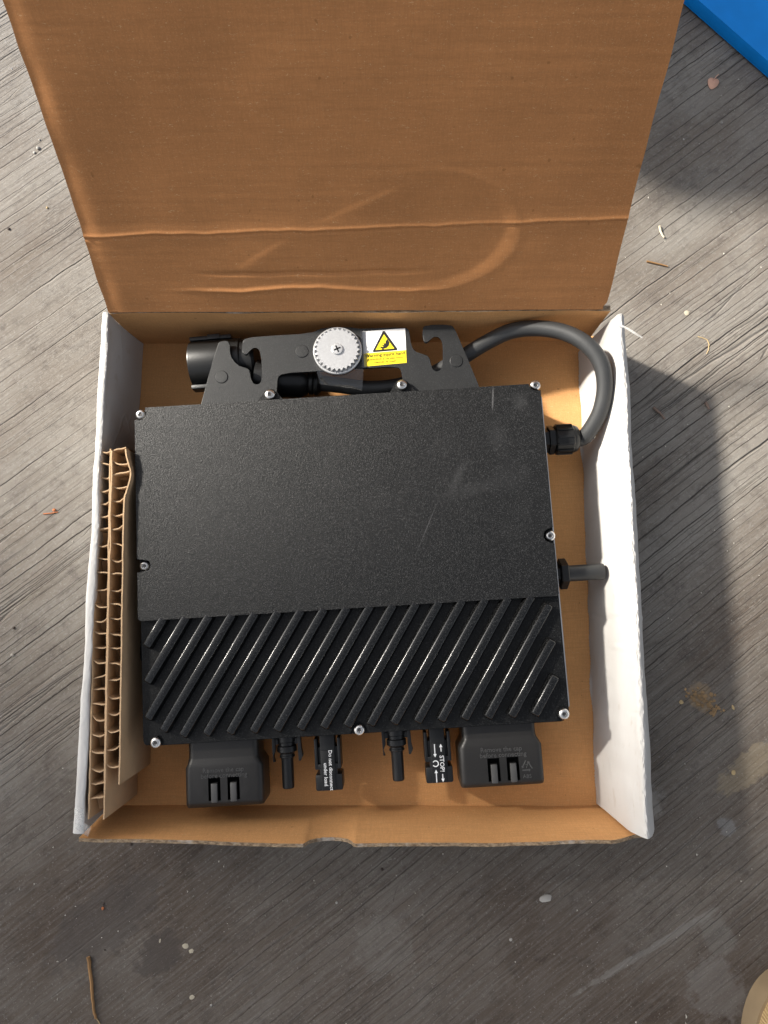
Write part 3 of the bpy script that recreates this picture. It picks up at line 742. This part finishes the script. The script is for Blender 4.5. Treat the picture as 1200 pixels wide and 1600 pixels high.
# warning label
LZ = BZ + .0013
lb = [IL(u, v, LZ) for u, v in ((566, 518), (633, 513), (635.5, 567), (569, 573))]
wl = prism('warning_label', lb, LZ - .00005, LZ + .00012, inv, MLW)
def LQ(a, b): # a across 0..1, b down 0..1
    t0 = Vector(lb[0]) * (1 - a) + Vector(lb[1]) * a; t1 = Vector(lb[3]) * (1 - a) + Vector(lb[2]) * a; q = t0 * (1 - b) + t1 * b; return (q.x, q.y)
prism('yellow_band', [LQ(0.002, .63), LQ(.998, .63), LQ(.998, .998), LQ(0.002, .998)], LZ + .0001, LZ + .0002, wl, MYEL)
prism('warning_triangle', [LQ(.48, .035), LQ(.52, .035), LQ(.80, .58), LQ(.785, .615), LQ(.235, .615), LQ(.22, .58)], LZ + .0001, LZ + .00022, wl, MINK)
prism('triangle_field', [LQ(.50, .13), LQ(.725, .56), LQ(.285, .56)], LZ + .0002, LZ + .0003, wl, MYEL)
def HQ(pts): return [LQ(.515 + x * .17, .43 + y * .20) for x, y in pts]
prism('hand_symbol', HQ([(.35, -.75), (.62, -.25), (.50, .15), (.20, .45), (-.15, .55), (-.55, .30), (-.20, .28), (-.50, .02), (-.12, .05), (-.25, -.25), (.05, -.15), (.12, -.55)]), LZ + .0003, LZ + .0004, wl, MINK)
prism('impact_mark', HQ([(-.75, .05), (-.5, .25), (-.78, .42), (-.42, .5), (-.5, .85), (-.2, .62), (0, .85), (-.3, .45)]), LZ + .0003, LZ + .0004, wl, MINK)
dlx = Vector(LQ(1, .5)) - Vector(LQ(0, .5)); la = math.atan2(dlx.y, dlx.x); lw = dlx.length
for s_, bb, sz in (('Warning injure hand', .71, .0034), ('Attention à ne pas vous', .82, .0026), ('blesser la main', .91, .0026)):
    q = LQ(.5, bb); text('label_text', s_, sz, Matrix.Translation((q[0], q[1], LZ + .00026)) @ Matrix.Rotation(la, 4, 'Z'), wl, MINK, .00003, bold=.00004 if sz > .003 else 0)
# clear film left around the knob and under it
def filmq(pts, z):
    V = [IL3(u, v, zz) for (u, v), zz in zip(pts, z)]
    o = from_py('clear_film', V, [tuple(range(len(V)))], inv, MFILM, 0); md = o.modifiers.new('t', 'SOLIDIFY'); md.thickness = .00008; return o
filmq([(494, 578), (568, 576), (566, 610), (500, 600)], [BZ + .0016, BZ + .002, BZ + .003, .034])
filmq([(563, 517), (570, 517), (573, 574), (566, 575)], [LZ + .0006] * 4)

# AC cable: gland on the right side, loop over the right wall, back under the bracket to the plug
g0 = IL3(856, 688, 0.0215)
GX = Vector((1, 0, 0))
gl = lathe('cable_gland', [(.0088, X1 - g0.x - .002), (.0088, -.0004), (.0105, 0), (.0105, .0035), (.0092, .0038), (.0092, .0048)], inv, MPL, axis_m(g0, GX), 6, smooth=20)
bm = bmesh.new(); add_lathe(bm, [(0, .0044), (.0098, .0044), (.0105, .0052), (.0105, .0165), (.0098, .0176)], axis_m(g0, GX), 12)
for i in range(12):
    M = axis_m(g0, GX) @ Matrix.Rotation(i * math.pi / 6, 4, 'Z'); add_box(bm, .0098, -.0009, .0056, .0111, .0009, .0166, .0003, M, 1)
from_bm('gland_nut', bm, gl, MPL, 30)
lathe('gland_dome', [(.0098, .0168), (.0098, .0180), (.0088, .0205), (.0068, .0218), (.0050, .0219)], gl, MPL, axis_m(g0, GX), 32, 50)
CR = 0.0056
ctrl = [g0 + GX * .016, g0 + GX * .024] + [IL3(u, v, z) for u, v, z in ((921, 673, .027), (938, 642, .036), (945, 603, .043), (938, 566, .047), (915, 537, .047), (880, 519, .043), (838, 513, .037), (797, 518, .031), (757, 537, .026), (715, 563, .0225), (670, 587, .020), (622, 603, .0195), (575, 607, .0195), (530, 602, .020), (492, 598, .0205))]
cab = tube('power_cable', bez(ctrl, 9), CR, inv, MRUB, 18)
pb0 = IL3(498, 599, .0205); pb1 = IL3(400, 590, .0205); pd = (pb1 - pb0).normalized()
lathe('cable_boot', [(.0062, -.002), (.0085, 0), (.0088, .002), (.0078, .003), (.0088, .004), (.0088, .006), (.0078, .007), (.0090, .008), (.0115, .012), (.0130, .030), (.0130, .045)], cab, MPL, axis_m(pb0, pd), 24)
# plug: ribbed barrel with two key rails
p0 = IL3(402, 563, .0175); p1 = IL3(301.5, 571, .0175); ax = (p1 - p0).normalized(); PLL = (p1 - p0).length; Mp = axis_m(p0, ax)
plug = lathe('cable_plug', [(.0, 0), (.0145, 0), (.0158, .002), (.0158, .010), (.0168, .011), (.0168, PLL - .001), (.0164, PLL), (.0150, PLL), (.0148, PLL - .010), (0, PLL - .010)], inv, MPL, Mp, 40, 30)
side = ax.cross(Vector((0, 0, 1))).normalized()
for sgn in (1, -1):
    bm = bmesh.new(); M = Matrix.Identity(4); upv = side.cross(ax)
    M = Matrix(((side.x, ax.x, upv.x, p0.x), (side.y, ax.y, upv.y, p0.y), (side.z, ax.z, upv.z, p0.z), (0, 0, 0, 1)))
    o0 = .0165 * sgn
    add_box(bm, min(o0, o0 + .0030 * sgn), PLL - .030, -.004, max(o0, o0 + .0030 * sgn), PLL + .0003, .006, .0006, M)
    add_box(bm, min(o0, o0 + .0036 * sgn), PLL - .022, .0058, max(o0, o0 + .0036 * sgn), PLL - .013, .0066, .0002, M)
    from_bm('key_rail', bm, plug, MGRY)

# vent valve: hex flange with a round stub
vx = IL3(873.5, 897, 0.0235)
vv = lathe('vent_valve', [(.0070, X1 - vx.x - .002), (.0070, -.0004), (.0104, 0), (.0107, .0005), (.0107, .0046), (.0101, .0052), (0, .0052)], inv, MPL, axis_m(vx, GX), 6, 20)
vend = IL3(943, 897, .0235)
lathe('valve_stub', [(.0058, .005), (.0056, .006), (.0056, vend.x - vx.x - .0008), (.0054, vend.x - vx.x), (0, vend.x - vx.x)], vv, MGRY, axis_m(vx, GX), 32, 40)

# protective caps on the two big ports
def cut(ob, bm):
    bmesh.ops.recalc_face_normals(bm, faces=bm.faces); me = bpy.data.meshes.new('cutter'); bm.to_mesh(me); bm.free(); me.materials.append(MDRK)
    c = bpy.data.objects.new('cutter', me); COL.objects.link(c); c.parent = ob.parent
    md = ob.modifiers.new('cut', 'BOOLEAN'); md.operation = 'DIFFERENCE'; md.object = c; md.solver = 'EXACT'; md.material_mode = 'TRANSFER'
    dg = bpy.context.evaluated_depsgraph_get(); new = bpy.data.meshes.new_from_object(ob.evaluated_get(dg))
    ob.modifiers.clear(); ob.data = new; bpy.data.objects.remove(c)
def cap(nk, mn, ztop, txt, slots, circs, tri=None):
    """nk / mn: pixel rectangles (u0,v0,u1,v1) of neck and main body top face"""
    zt = ztop
    a0 = IL(mn[0], mn[1], zt); a1 = IL(mn[2], mn[1], zt); b0 = IL(mn[0], mn[3], zt); b1 = IL(mn[2], mn[3], zt)
    x0 = (a0[0] + b0[0]) / 2; x1 = (a1[0] + b1[0]) / 2; y1 = (a0[1] + a1[1]) / 2; y0 = (b0[1] + b1[1]) / 2
    n0 = IL(nk[0], nk[1], zt)[0]; n1 = IL(nk[2], nk[1], zt)[0]
    bm = bmesh.new()
    # main body: stack of rounded rectangles in y (depth) direction -> loft along y
    def ring(x0_, x1_, z0_, z1_, r, y): return [(x, y, z) for x, z in rrect(x0_, z0_, x1_, z1_, r, 5)]
    zb = 0.0040
    rings = [ring(n0, n1, zb + .003, zt - .0016, .004, Y0 + .0008), ring(n0, n1, zb + .003, zt - .0016, .004, y1 + .0015), ring(n0 - .0004, n1 + .0004, zb + .003, zt - .0014, .004, y1 + .0004),
             ring(x0 + .0016, x1 - .0016, zb + .0012, zt - .0004, .0034, y1 - .0022), ring(x0, x1, zb, zt, .0044, y1 - .0048),
             ring(x0, x1, zb, zt, .0044, y0 + .0040), ring(x0, x1, zb, zt - .0003, .0040, y0 + .0032), ring(x0 + .0001, x1 - .0001, zb, zt - .0013, .0040, y0 + .0012), ring(x0 + .0006, x1 - .0006, zb + .0008, zt - .0024, .003, y0 + .0002), ring(x0 + .0022, x1 - .0022, zb + .003, zt - .0045, .003, y0)]
    R_ = [[bm.verts.new(p) for p in r_] for r_ in rings]; m = len(R_[0])
    for A, B in zip(R_, R_[1:]):
        for i in range(m): bm.faces.new((A[i], A[(i + 1) % m], B[(i + 1) % m], B[i]))
    bm.faces.new(R_[0]); bm.faces.new(R_[-1][::-1])
    cp = from_bm('port_cap', bm, inv, MCAP, 50)
    for (u, v, sz, s_) in txt:
        q = IL(u, v, zt); text('embossed_text', s_, sz, Matrix.Translation((q[0], q[1], zt + .00008)) , cp, MEMB, .00032)
    cb = bmesh.new()
    for (u, v) in slots:
        q = IL(u, v, zt); wd, ht = .0040, .0074
        add_prism(cb, [(q[0] - wd, q[1] - ht), (q[0] - wd, q[1] + ht), (q[0] + wd, q[1] + ht), (q[0] + wd, q[1] - ht), (q[0] + .0022, q[1] - ht), (q[0] + .0022, q[1] + ht - .0036), (q[0] - .0022, q[1] + ht - .0036), (q[0] - .0022, q[1] - ht)], zt - .006, zt + .002)
    cut(cp, cb)
    for (u, v) in slots:
        q = IL(u, v, zt); bm = bmesh.new(); add_box(bm, q[0] - .0021, q[1] - ht - .0010, zt - .0003, q[0] + .0021, q[1] + ht - .0038, zt + .0012, .0006); from_bm('clip_tongue', bm, cp, MEMB)
    for (u, v) in circs:
        q = IL(u, v, zt); lathe('mould_mark', [(.0031, 0), (.0031, .00012), (.0028, .00016), (0, .00014)], cp, MCAP, Matrix.Translation((q[0], q[1], zt - .00002)), 24)
    if tri:
        q = IL(tri[0], tri[1], zt); r = .0046
        for k in range(3):
            a = rad(90 + 120 * k); b = rad(90 + 120 * (k + 1)); A = Vector((math.cos(a), math.sin(a))) * r; B = Vector((math.cos(b), math.sin(b))) * r
            A, B = A.lerp(B, .12), A.lerp(B, .80); d = (B - A).normalized(); nn = Vector((-d.y, d.x)) * .00032; hd = Vector((-d.y, d.x)) * .001
            pl = [A + nn, A - nn, B - nn - d * .0012, B - hd - d * .0012, B, B + hd - d * .0012, B + nn - d * .0012]
            prism('recycle_arrow', [(q[0] + p.x, q[1] - .0006 + p.y) for p in pl], zt - .0001, zt + .0002, cp, MEMB)
        text('embossed_text', '7', .0034, Matrix.Translation((q[0], q[1] - .0006, zt + .00005)), cp, MEMB, .0002)
        q = IL(tri[0] + 1, tri[1] + 17, zt); text('embossed_text', 'ABS', .0034, Matrix.Translation((q[0], q[1], zt + .00005)), cp, MEMB, .0002)
    return cp
cap((292, 1172, 402, 1190), (288, 1187, 411, 1262), 0.034, [(349, 1203, .0042, 'Remove the cap'), (350, 1211.5, .0042, 'before connecting')], [(335, 1233), (365, 1231)], [(315, 1239), (385, 1235)])
cap((722, 1140, 838, 1158), (718, 1155, 850, 1230), 0.034, [(783, 1171, .0042, 'Remove the cap'), (786, 1179.5, .0042, 'before connecting')], [(772, 1203), (802, 1201)], [], (823, 1196))

# DC connectors
DZ = 0.0215
def male(u0, v0, u1, v1):
    a = IL3(u0, v0, DZ); b = IL3(u1, v1, DZ); a.y = Y0 + .0008; a.x = b.x; d = Vector((0, -1, 0)); L = a.y - b.y
    m = lathe('dc_plug', [(.0062, 0), (.0062, .006), (.0056, .0065), (.0056, .0085), (.0066, .009), (.0066, .0125), (.0054, .0132), (.0048, .014), (.0048, .0150), (.0052, .0153), (.0052, .0162), (.0045, .0166), (.0041, .018), (.0040, L - .0006), (.0036, L), (.0024, L), (.0022, L - .004), (0, L - .004)], inv, MPL, axis_m(a, d), 28, 30)
    for sg in (-1, 1):
        x = a.x + sg * .0086; y = a.y
        pl = [(x - .0012, y), (x + .0012, y), (x + .0012, y - .012), (x + .0016 * sg + .0008, y - .0155), (x + .0010 * sg + .0007, y - .0165), (x + .0007, y - .0190), (x - .0007, y - .0190), (x - .0010, y - .012)]
        prism('latch_arm', pl, DZ - .0026, DZ + .0026, m, MPL, bev=.0003, both=True)
        bm = bmesh.new(); add_box(bm, min(a.x + sg * .0055, x), y - .008, DZ - .002, max(a.x + sg * .0055, x), y - .004, DZ + .002, .0003); from_bm('latch_root', bm, m, MPL)
    return m
male(449, 1165, 451, 1231)
male(621, 1150, 623, 1219)
def female(u, vtop, vbot, kind):
    top = IL3(u, vtop, DZ); bot = IL3(u, vbot, DZ + .006); cx = bot.x; y1 = Y0 + .0006; y0 = bot.y; L = y1 - y0; zh = .0088
    bm = bmesh.new()
    def blk(x0, x1, ya, yb, z0, z1, b=.0007): add_box(bm, cx + x0, y0 + ya, DZ + z0, cx + x1, y0 + yb, DZ + z1, b)
    blk(-.0088, .0092, .0002, .0108, -zh, zh - .0008, .0012)           # wide front end
    blk(-.0058, .0062, .0098, .0150, -zh + .001, zh - .0012)             # waist
    blk(-.0088, .0086, .0140, L - .010, -zh + .0005, zh - .0030)         # body with side windows
    blk(-.0050, .0050, .0140, L, -zh + .001, zh - .0004)
    blk(-.0088, -.0066, .0140, L - .004, -zh + .002, zh - .0006)
    blk(.0066, .0088, .0140, L - .004, -zh + .002, zh - .0006)
    blk(-.0088, .0088, .0140, .0175, -zh + .001, zh - .0008)
    f = from_bm('dc_socket', bm, inv, MPL, 30)
    blk2 = bmesh.new(); zt = DZ + zh
    add_box(blk2, cx - .0046, y0 + .0006, zt - .0014, cx + .0046, y0 + .0260, zt + .0001, .0003); from_bm('print_flat', blk2, f, MPL)
    R90 = Matrix.Rotation(rad(-90), 4, 'Z'); zt += .00018
    if kind == 'text':
        text('printed_text', 'Do not disconnect', .0034, Matrix.Translation((cx + .0018, y0 + .0136, zt)) @ R90, f, MPW, .00004, bold=.00005)
        text('printed_text', 'under load', .0034, Matrix.Translation((cx - .0017, y0 + .0110, zt)) @ R90, f, MPW, .00004, bold=.00005)
    else:
        text('printed_text', 'STOP!', .0040, Matrix.Translation((cx + .0022, y0 + .0128, zt)) @ R90, f, MPW, .00004, bold=.00005)
        def arrow(x, ya, yb):
            s = 1 if yb > ya else -1; w_ = .00032; hw = .0011; hl = .0022 * s
            prism('printed_arrow', [(x - w_, ya), (x + w_, ya), (x + w_, yb - hl), (x + hw, yb - hl), (x, yb), (x - hw, yb - hl), (x - w_, yb - hl)], zt - .00004, zt + .00004, f, MPW)
        arrow(cx + .0022, y0 + .0205, y0 + .0256); arrow(cx + .0022, y0 + .0062, y0 + .0010)
        arrow(cx - .0020, y0 + .0256, y0 + .0170); arrow(cx - .0020, y0 + .0010, y0 + .0092)
        arc = [(cx - .0020 + .0022 * math.cos(rad(a)), y0 + .0130 + .0022 * math.sin(rad(a))) for a in range(-150, 151, 25)]
        arc += [(cx - .0020 + .0015 * math.cos(rad(a)), y0 + .0130 + .0015 * math.sin(rad(a))) for a in range(150, -151, -25)]
        prism('printed_arc', arc, zt - .00004, zt + .00004, f, MPW)
    return f
female(515, 1158, 1235, 'text')
female(687, 1146, 1223, 'stop')

# ------------------------------------------------------------------ blue tub in view at the back right, plus an unseen shade caster added behind the lid
def tub(name, cx, cy, rz, lx, ly, hz, label, cat):
    t = empty(name, (cx, cy, GZ), rz); tag(t, label, cat)
    bm = bmesh.new(); add_prism(bm, rrect(-lx / 2 + .004, -ly / 2 + .004, lx / 2 - .004, ly / 2 - .004, .012, 6), 0, hz - .010, .002, 2, True)
    from_bm('tub_body', bm, t, MBLUE)
    prism('tub_lid', rrect(-lx / 2, -ly / 2, lx / 2, ly / 2, .014, 6), hz - .011, hz, t, MBLUE, bev=.003, both=True)
    return t
LH = 0.008
e0, e1 = P(1075, 0, 0.002), P(1200, 110, 0.002); ed = (e1 - e0).normalized(); en = Vector((-ed.y, ed.x, 0))
if en.y < 0: en = -en
tc = (e0 + e1) / 2 + en * 0.11 + ed * 0.06
tub('storage_tub', tc.x, tc.y, math.atan2(ed.y, ed.x), .34, .22, LH - GZ, 'low blue plastic tub with flat lid at the top right corner', 'storage tub')
s0 = P(1020, 185, GZ); hx = 0.03; hy = s0.y + (s0.x - hx) * (-SUN_D.y / SUN_D.x)  # unseen tub is made up, set where its shade falls at top right
tub('storage_tub', hx - .08, hy + .17, 0, .16, .34, .26, 'unseen tall blue tub added behind the raised lid to cast shade', 'storage tub')  # this storage_tub is an added, unseen shade caster

# ------------------------------------------------------------------ shoe toe, bottom right
sh = empty('shoe', (0.311, -0.360, GZ), rad(8)); tag(sh, 'tan ribbed fabric shoe toe at the bottom right corner', 'shoe')
def shoe_out(k):
    pts = [(0, .085), (.022, .080), (.038, .062), (.046, .035), (.047, 0), (.042, -.05), (.036, -.10), (.036, -.15), (.030, -.18), (.012, -.195)]
    pts = pts + [(-x, y) for x, y in pts[::-1] if x]
    return [(x * k, y * k) for x, y in chaikin(pts, 2)]
prism('sole', shoe_out(1.03), 0.0005, .018, sh, MSOLE, bev=.003, both=True)
bm = bmesh.new(); rings = []
for k, z in ((1.0, .016), (1.01, .028), (.97, .042), (.88, .054), (.72, .062), (.45, .067), (.15, .069)):
    rings.append([bm.verts.new((x, y, z + .018 * sstep(y, .03, -.1) * (z - .016) / .05)) for x, y in shoe_out(k)])
for A, B in zip(rings, rings[1:]):
    m = len(A)
    for i in range(m): bm.faces.new((A[i], A[(i + 1) % m], B[(i + 1) % m], B[i]))
bm.faces.new(rings[-1]); from_bm('upper', bm, sh, MKNIT, 60)

# ------------------------------------------------------------------ litter on the boards
MLEAF = m_plain('dry_leaf', (0.62, 0.36, 0.26), 0.7, bump=.3, scale=300); MTW = m_plain('twig_bark', (0.24, 0.13, 0.05), 0.8, bump=.5, scale=500, var=.3)
MTWG = m_plain('grey_twig', (0.20, 0.14, 0.11), 0.85, bump=.4, scale=500); MHUSK = m_plain('pale_husk', (0.42, 0.37, 0.28), 0.85, var=.3); MPEB = m_plain('pebble', (0.30, 0.28, 0.25), 0.85, bump=.5, scale=400, var=.3)
MPEW = m_plain('white_chip', (0.40, 0.38, 0.35), 0.9, bump=.6, scale=500, var=.35); MBARK = m_plain('dark_bit', (0.05, 0.035, 0.028), 0.85, var=.3); MORG = m_plain('orange_bit', (0.42, 0.14, 0.05), 0.8); MSTRAW = m_plain('straw', (0.42, 0.31, 0.16), 0.8)
lp = P(1113, 131, GZ); lo_ = empty('dry_leaf', lp, rad(-20)); tag(lo_, 'small curled pinkish brown dry leaf near the blue tub', 'leaf')
lv = chaikin([(0, -.0062), (.0042, -.002), (.0048, .0030), (.0020, .0052), (.0004, .0036), (-.0022, .0048), (-.0046, .0022), (-.0040, -.0014)], 2)
from_py('blade', [(0, 0, .0006)] + [(x, y, .0006 + 45 * x * x + .0006 * N(x * 300, y * 300)) for x, y in lv], [(0, i + 1, (i + 1) % len(lv) + 1) for i in range(len(lv))], lo_, MLEAF, 60)
lo_.children[0].modifiers.new('t', 'SOLIDIFY').thickness = .0004
tube('stalk', [(0, .003, .0010), (.0008, .006, .0014), (.0020, .0082, .0018)], .0003, lo_, MLEAF, 6)
def twig(pix, r, mat, label, name='twig', cat='twig', wob=.0006):
    pts = [P(u, v, GZ) for u, v in pix]; o = pts[0].copy(); path = []
    for i, p in enumerate(bez(pts, 5)): path.append(p - o + Vector((wob * N(i * .7, r * 1e4), wob * N(i * .7, 9, r * 1e4), r * 1.0)))
    t = tube(name, path, lambda f: r * (1 - .35 * f) * (1 + .15 * N(f * 9, r * 999)), None, mat, 7); t.location = o; tag(t, label, cat); return t
twig([(1010, 409), (1028, 413), (1043, 417)], .0008, MTW, 'thin brown twig on the sunlit boards right of the lid')
twig([(1020, 637), (1030, 646), (1038, 655)], .0011, MTWG, "short grey twig in the box's dark shadow")
twig([(1101, 630), (1104, 634), (1107, 640)], .0013, MTWG, "tiny stub of twig at the edge of the box's shadow")
twig([(139, 1494), (144, 1535), (147, 1572), (151, 1590)], .0013, MTW, 'long golden brown twig at the bottom left')
twig([(151, 1590), (155, 1597), (158, 1602)], .0004, MSTRAW, 'thin pale stalk below the long bottom left twig')
twig([(68, 803), (80, 802), (91, 800)], .0005, MORG, 'fine orange stalk on the boards left of the box')
twig([(1030, 354), (1032, 364), (1037, 372)], .0010, MHUSK, 'pale split husk on the sunlit boards right of the lid', 'husk', 'husk', .001)
twig([(1090, 526), (1105, 532), (1107, 544), (1104, 553)], .0004, MSTRAW, 'fine curled straw on the boards past the tape strand', 'straw', 'straw')
def chip(u, v, r, mat, label, name='pebble', cat='pebble', flat=.6, st=1.0, ang=0):
    o = P(u, v, GZ); bm = bmesh.new(); r *= 0.62; bmesh.ops.create_icosphere(bm, subdivisions=2, radius=r)
    sd = u * .37 + v * .11
    for q in bm.verts:
        k = 1 + .35 * N(q.co.x / r * 1.3 + sd, q.co.y / r * 1.3, q.co.z / r * 1.3); q.co = Vector((q.co.x * k * st, q.co.y * k, q.co.z * k * flat + r * flat * .8))
    me = from_bm(name, bm, None, mat, 60); me.location = o; me.rotation_euler = (0, 0, rad(ang)); tag(me, label, cat); return me
for a in ((85, 797, .0020, MORG, 'orange dried flower head on the boards left of the box', 'flower_head', 'flower head'),
          (60, 232, .0024, MPEB, 'grey pebble between the left frame edge and the lid'), (54, 239, .0016, MPEW, 'pale chip just below the grey pebble left of the lid', 'stone_chip', 'chip'),
          (62, 219, .0013, MPEB, 'tiny grey pebble just above the pebble left of the lid'),
          (14, 358, .0018, MBARK, 'dark crumb at the left edge of the photo', 'bark_crumb', 'crumb'), (74, 325, .0014, MSTRAW, 'yellowish crumb on the boards left of the lid', 'straw_crumb', 'crumb'),
          (20, 1023, .0020, MPEB, 'lone pale pebble at the left edge, left of the pads'), (22, 981, .0017, MBARK, 'dark crumb above the lone pebble at the left edge', 'bark_crumb', 'crumb'),
          (852, 1403, .0042, MPEW, 'oval white chip below the front of the box', 'stone_chip', 'chip', .3, 1.7, 12),
          (798, 1468, .0018, MPEW, 'small round white speck left of the pale streak', 'stone_chip', 'chip', .4),
          (597, 1358, .0017, MBARK, 'black crumb below the thumb notch', 'bark_crumb', 'crumb'), (526, 1410, .0014, MPEW, 'small pale chip below the notch, near the bottom centre', 'stone_chip', 'chip'),
          (162, 1412, .0014, MBARK, 'dark seed head joined to the reddish seed at bottom left', 'seed', 'seed'), (161, 1419, .0019, MORG, 'reddish brown seed at the bottom left above the long twig', 'seed', 'seed', .6, .8),
          (205, 1319, .0016, MBARK, 'black crumb just below the left end of the front wall', 'bark_crumb', 'crumb'), (164, 1484, .0011, MBARK, 'dark crumb to the right of the long twig', 'bark_crumb', 'crumb'),
          (1127, 192, .0020, MPEB, 'pebble in the shade below the pink leaf'), (1127, 150, .0013, MPEB, 'small pebble beside the tip of the pink leaf'),
          (1068, 218, .0012, MPEW, 'pale chip where the shade ends by the lid', 'stone_chip', 'chip'), (1073, 489, .0030, MHUSK, 'flat yellowish flake on sunlit boards right of the box corner', 'flake', 'flake', .15, 1.2, 40),
          (1145, 1105, .0030, MSTRAW, 'pale flake right of the brown scab at the lower right', 'flake', 'flake', .2, .5, 20), (1064, 1097, .0026, MSTRAW, 'small tan flake left of the brown scab', 'flake', 'flake', .2),
          (1146, 1207, .0030, MSTRAW, 'yellowish flake at the right edge, lower right', 'flake', 'flake', .15, .8), (290, 1478, .0030, MHUSK, 'pair of yellowish flakes at the bottom, upper one', 'flake', 'flake', .12, 1.2),
          (299, 1486, .0024, MHUSK, 'pair of yellowish flakes at the bottom, lower one', 'flake', 'flake', .12, 1.2), (250, 1470, .0022, MHUSK, 'thin curved pale flake at the bottom left of the flake pair', 'flake', 'flake', .12, .5, -15),
          (300, 1558, .0024, MHUSK, 'curved pale flake at the bottom edge below the flake pair', 'flake', 'flake', .12, 1.3, 30), (330, 1570, .0014, MPEW, 'tiny white chip at the bottom edge', 'stone_chip', 'chip')):
    chip(*a)
# brown scab on the lower right made of many flakes, and fine grit everywhere: uncountable
bm = bmesh.new(); rg = random.Random(3)
for i in range(900):
    u, v = rg.uniform(-20, 1220), rg.uniform(-20, 1620); p = P(u, v, GZ)
    if -.19 < p.x < .195 and -.19 < p.y < .19: continue
    r = abs(rg.gauss(0, .00028)) + .00014; a = rg.uniform(0, 6.3); st = rg.uniform(.5, 1.6)
    q = [bm.verts.new((p.x + math.cos(a + k * 2.1) * r * (st if k else 1), p.y + math.sin(a + k * 2.1) * r / st, GZ + .0001)) for k in range(3)] + [bm.verts.new((p.x, p.y, GZ + r * .9))]
    for f in ((0, 1, 3), (1, 2, 3), (2, 0, 3)): bm.faces.new([q[k] for k in f])
tag(from_bm('grit', bm, None, m_plain('grit', (.52, .49, .43), .85, var=.4), 0), 'pale specks of grit scattered over the grey boards', 'grit', kind='stuff')
bm = bmesh.new()
for i in range(70):
    t = rg.random(); u = 1080 + 42 * t + rg.gauss(0, 8); v = 1078 + 34 * t + rg.gauss(0, 7); p = P(u, v, GZ); r = rg.uniform(.0006, .0019); a = rg.uniform(0, 6.3)
    q = [bm.verts.new((p.x + math.cos(a + k * 1.257) * r * rg.uniform(.6, 1.2), p.y + math.sin(a + k * 1.257) * r * rg.uniform(.6, 1.2), GZ + rg.uniform(.0001, .0007))) for k in range(5)]; c = bm.verts.new((p.x, p.y, GZ + .0011))
    for k in range(5): bm.faces.new((q[k], q[(k + 1) % 5], c))
tag(from_bm('bark_scab', bm, None, m_plain('scab', (.34, .22, .11), .85, var=.4), 0), 'crumbling brown scab stuck to the boards at the lower right', 'scab', kind='stuff')
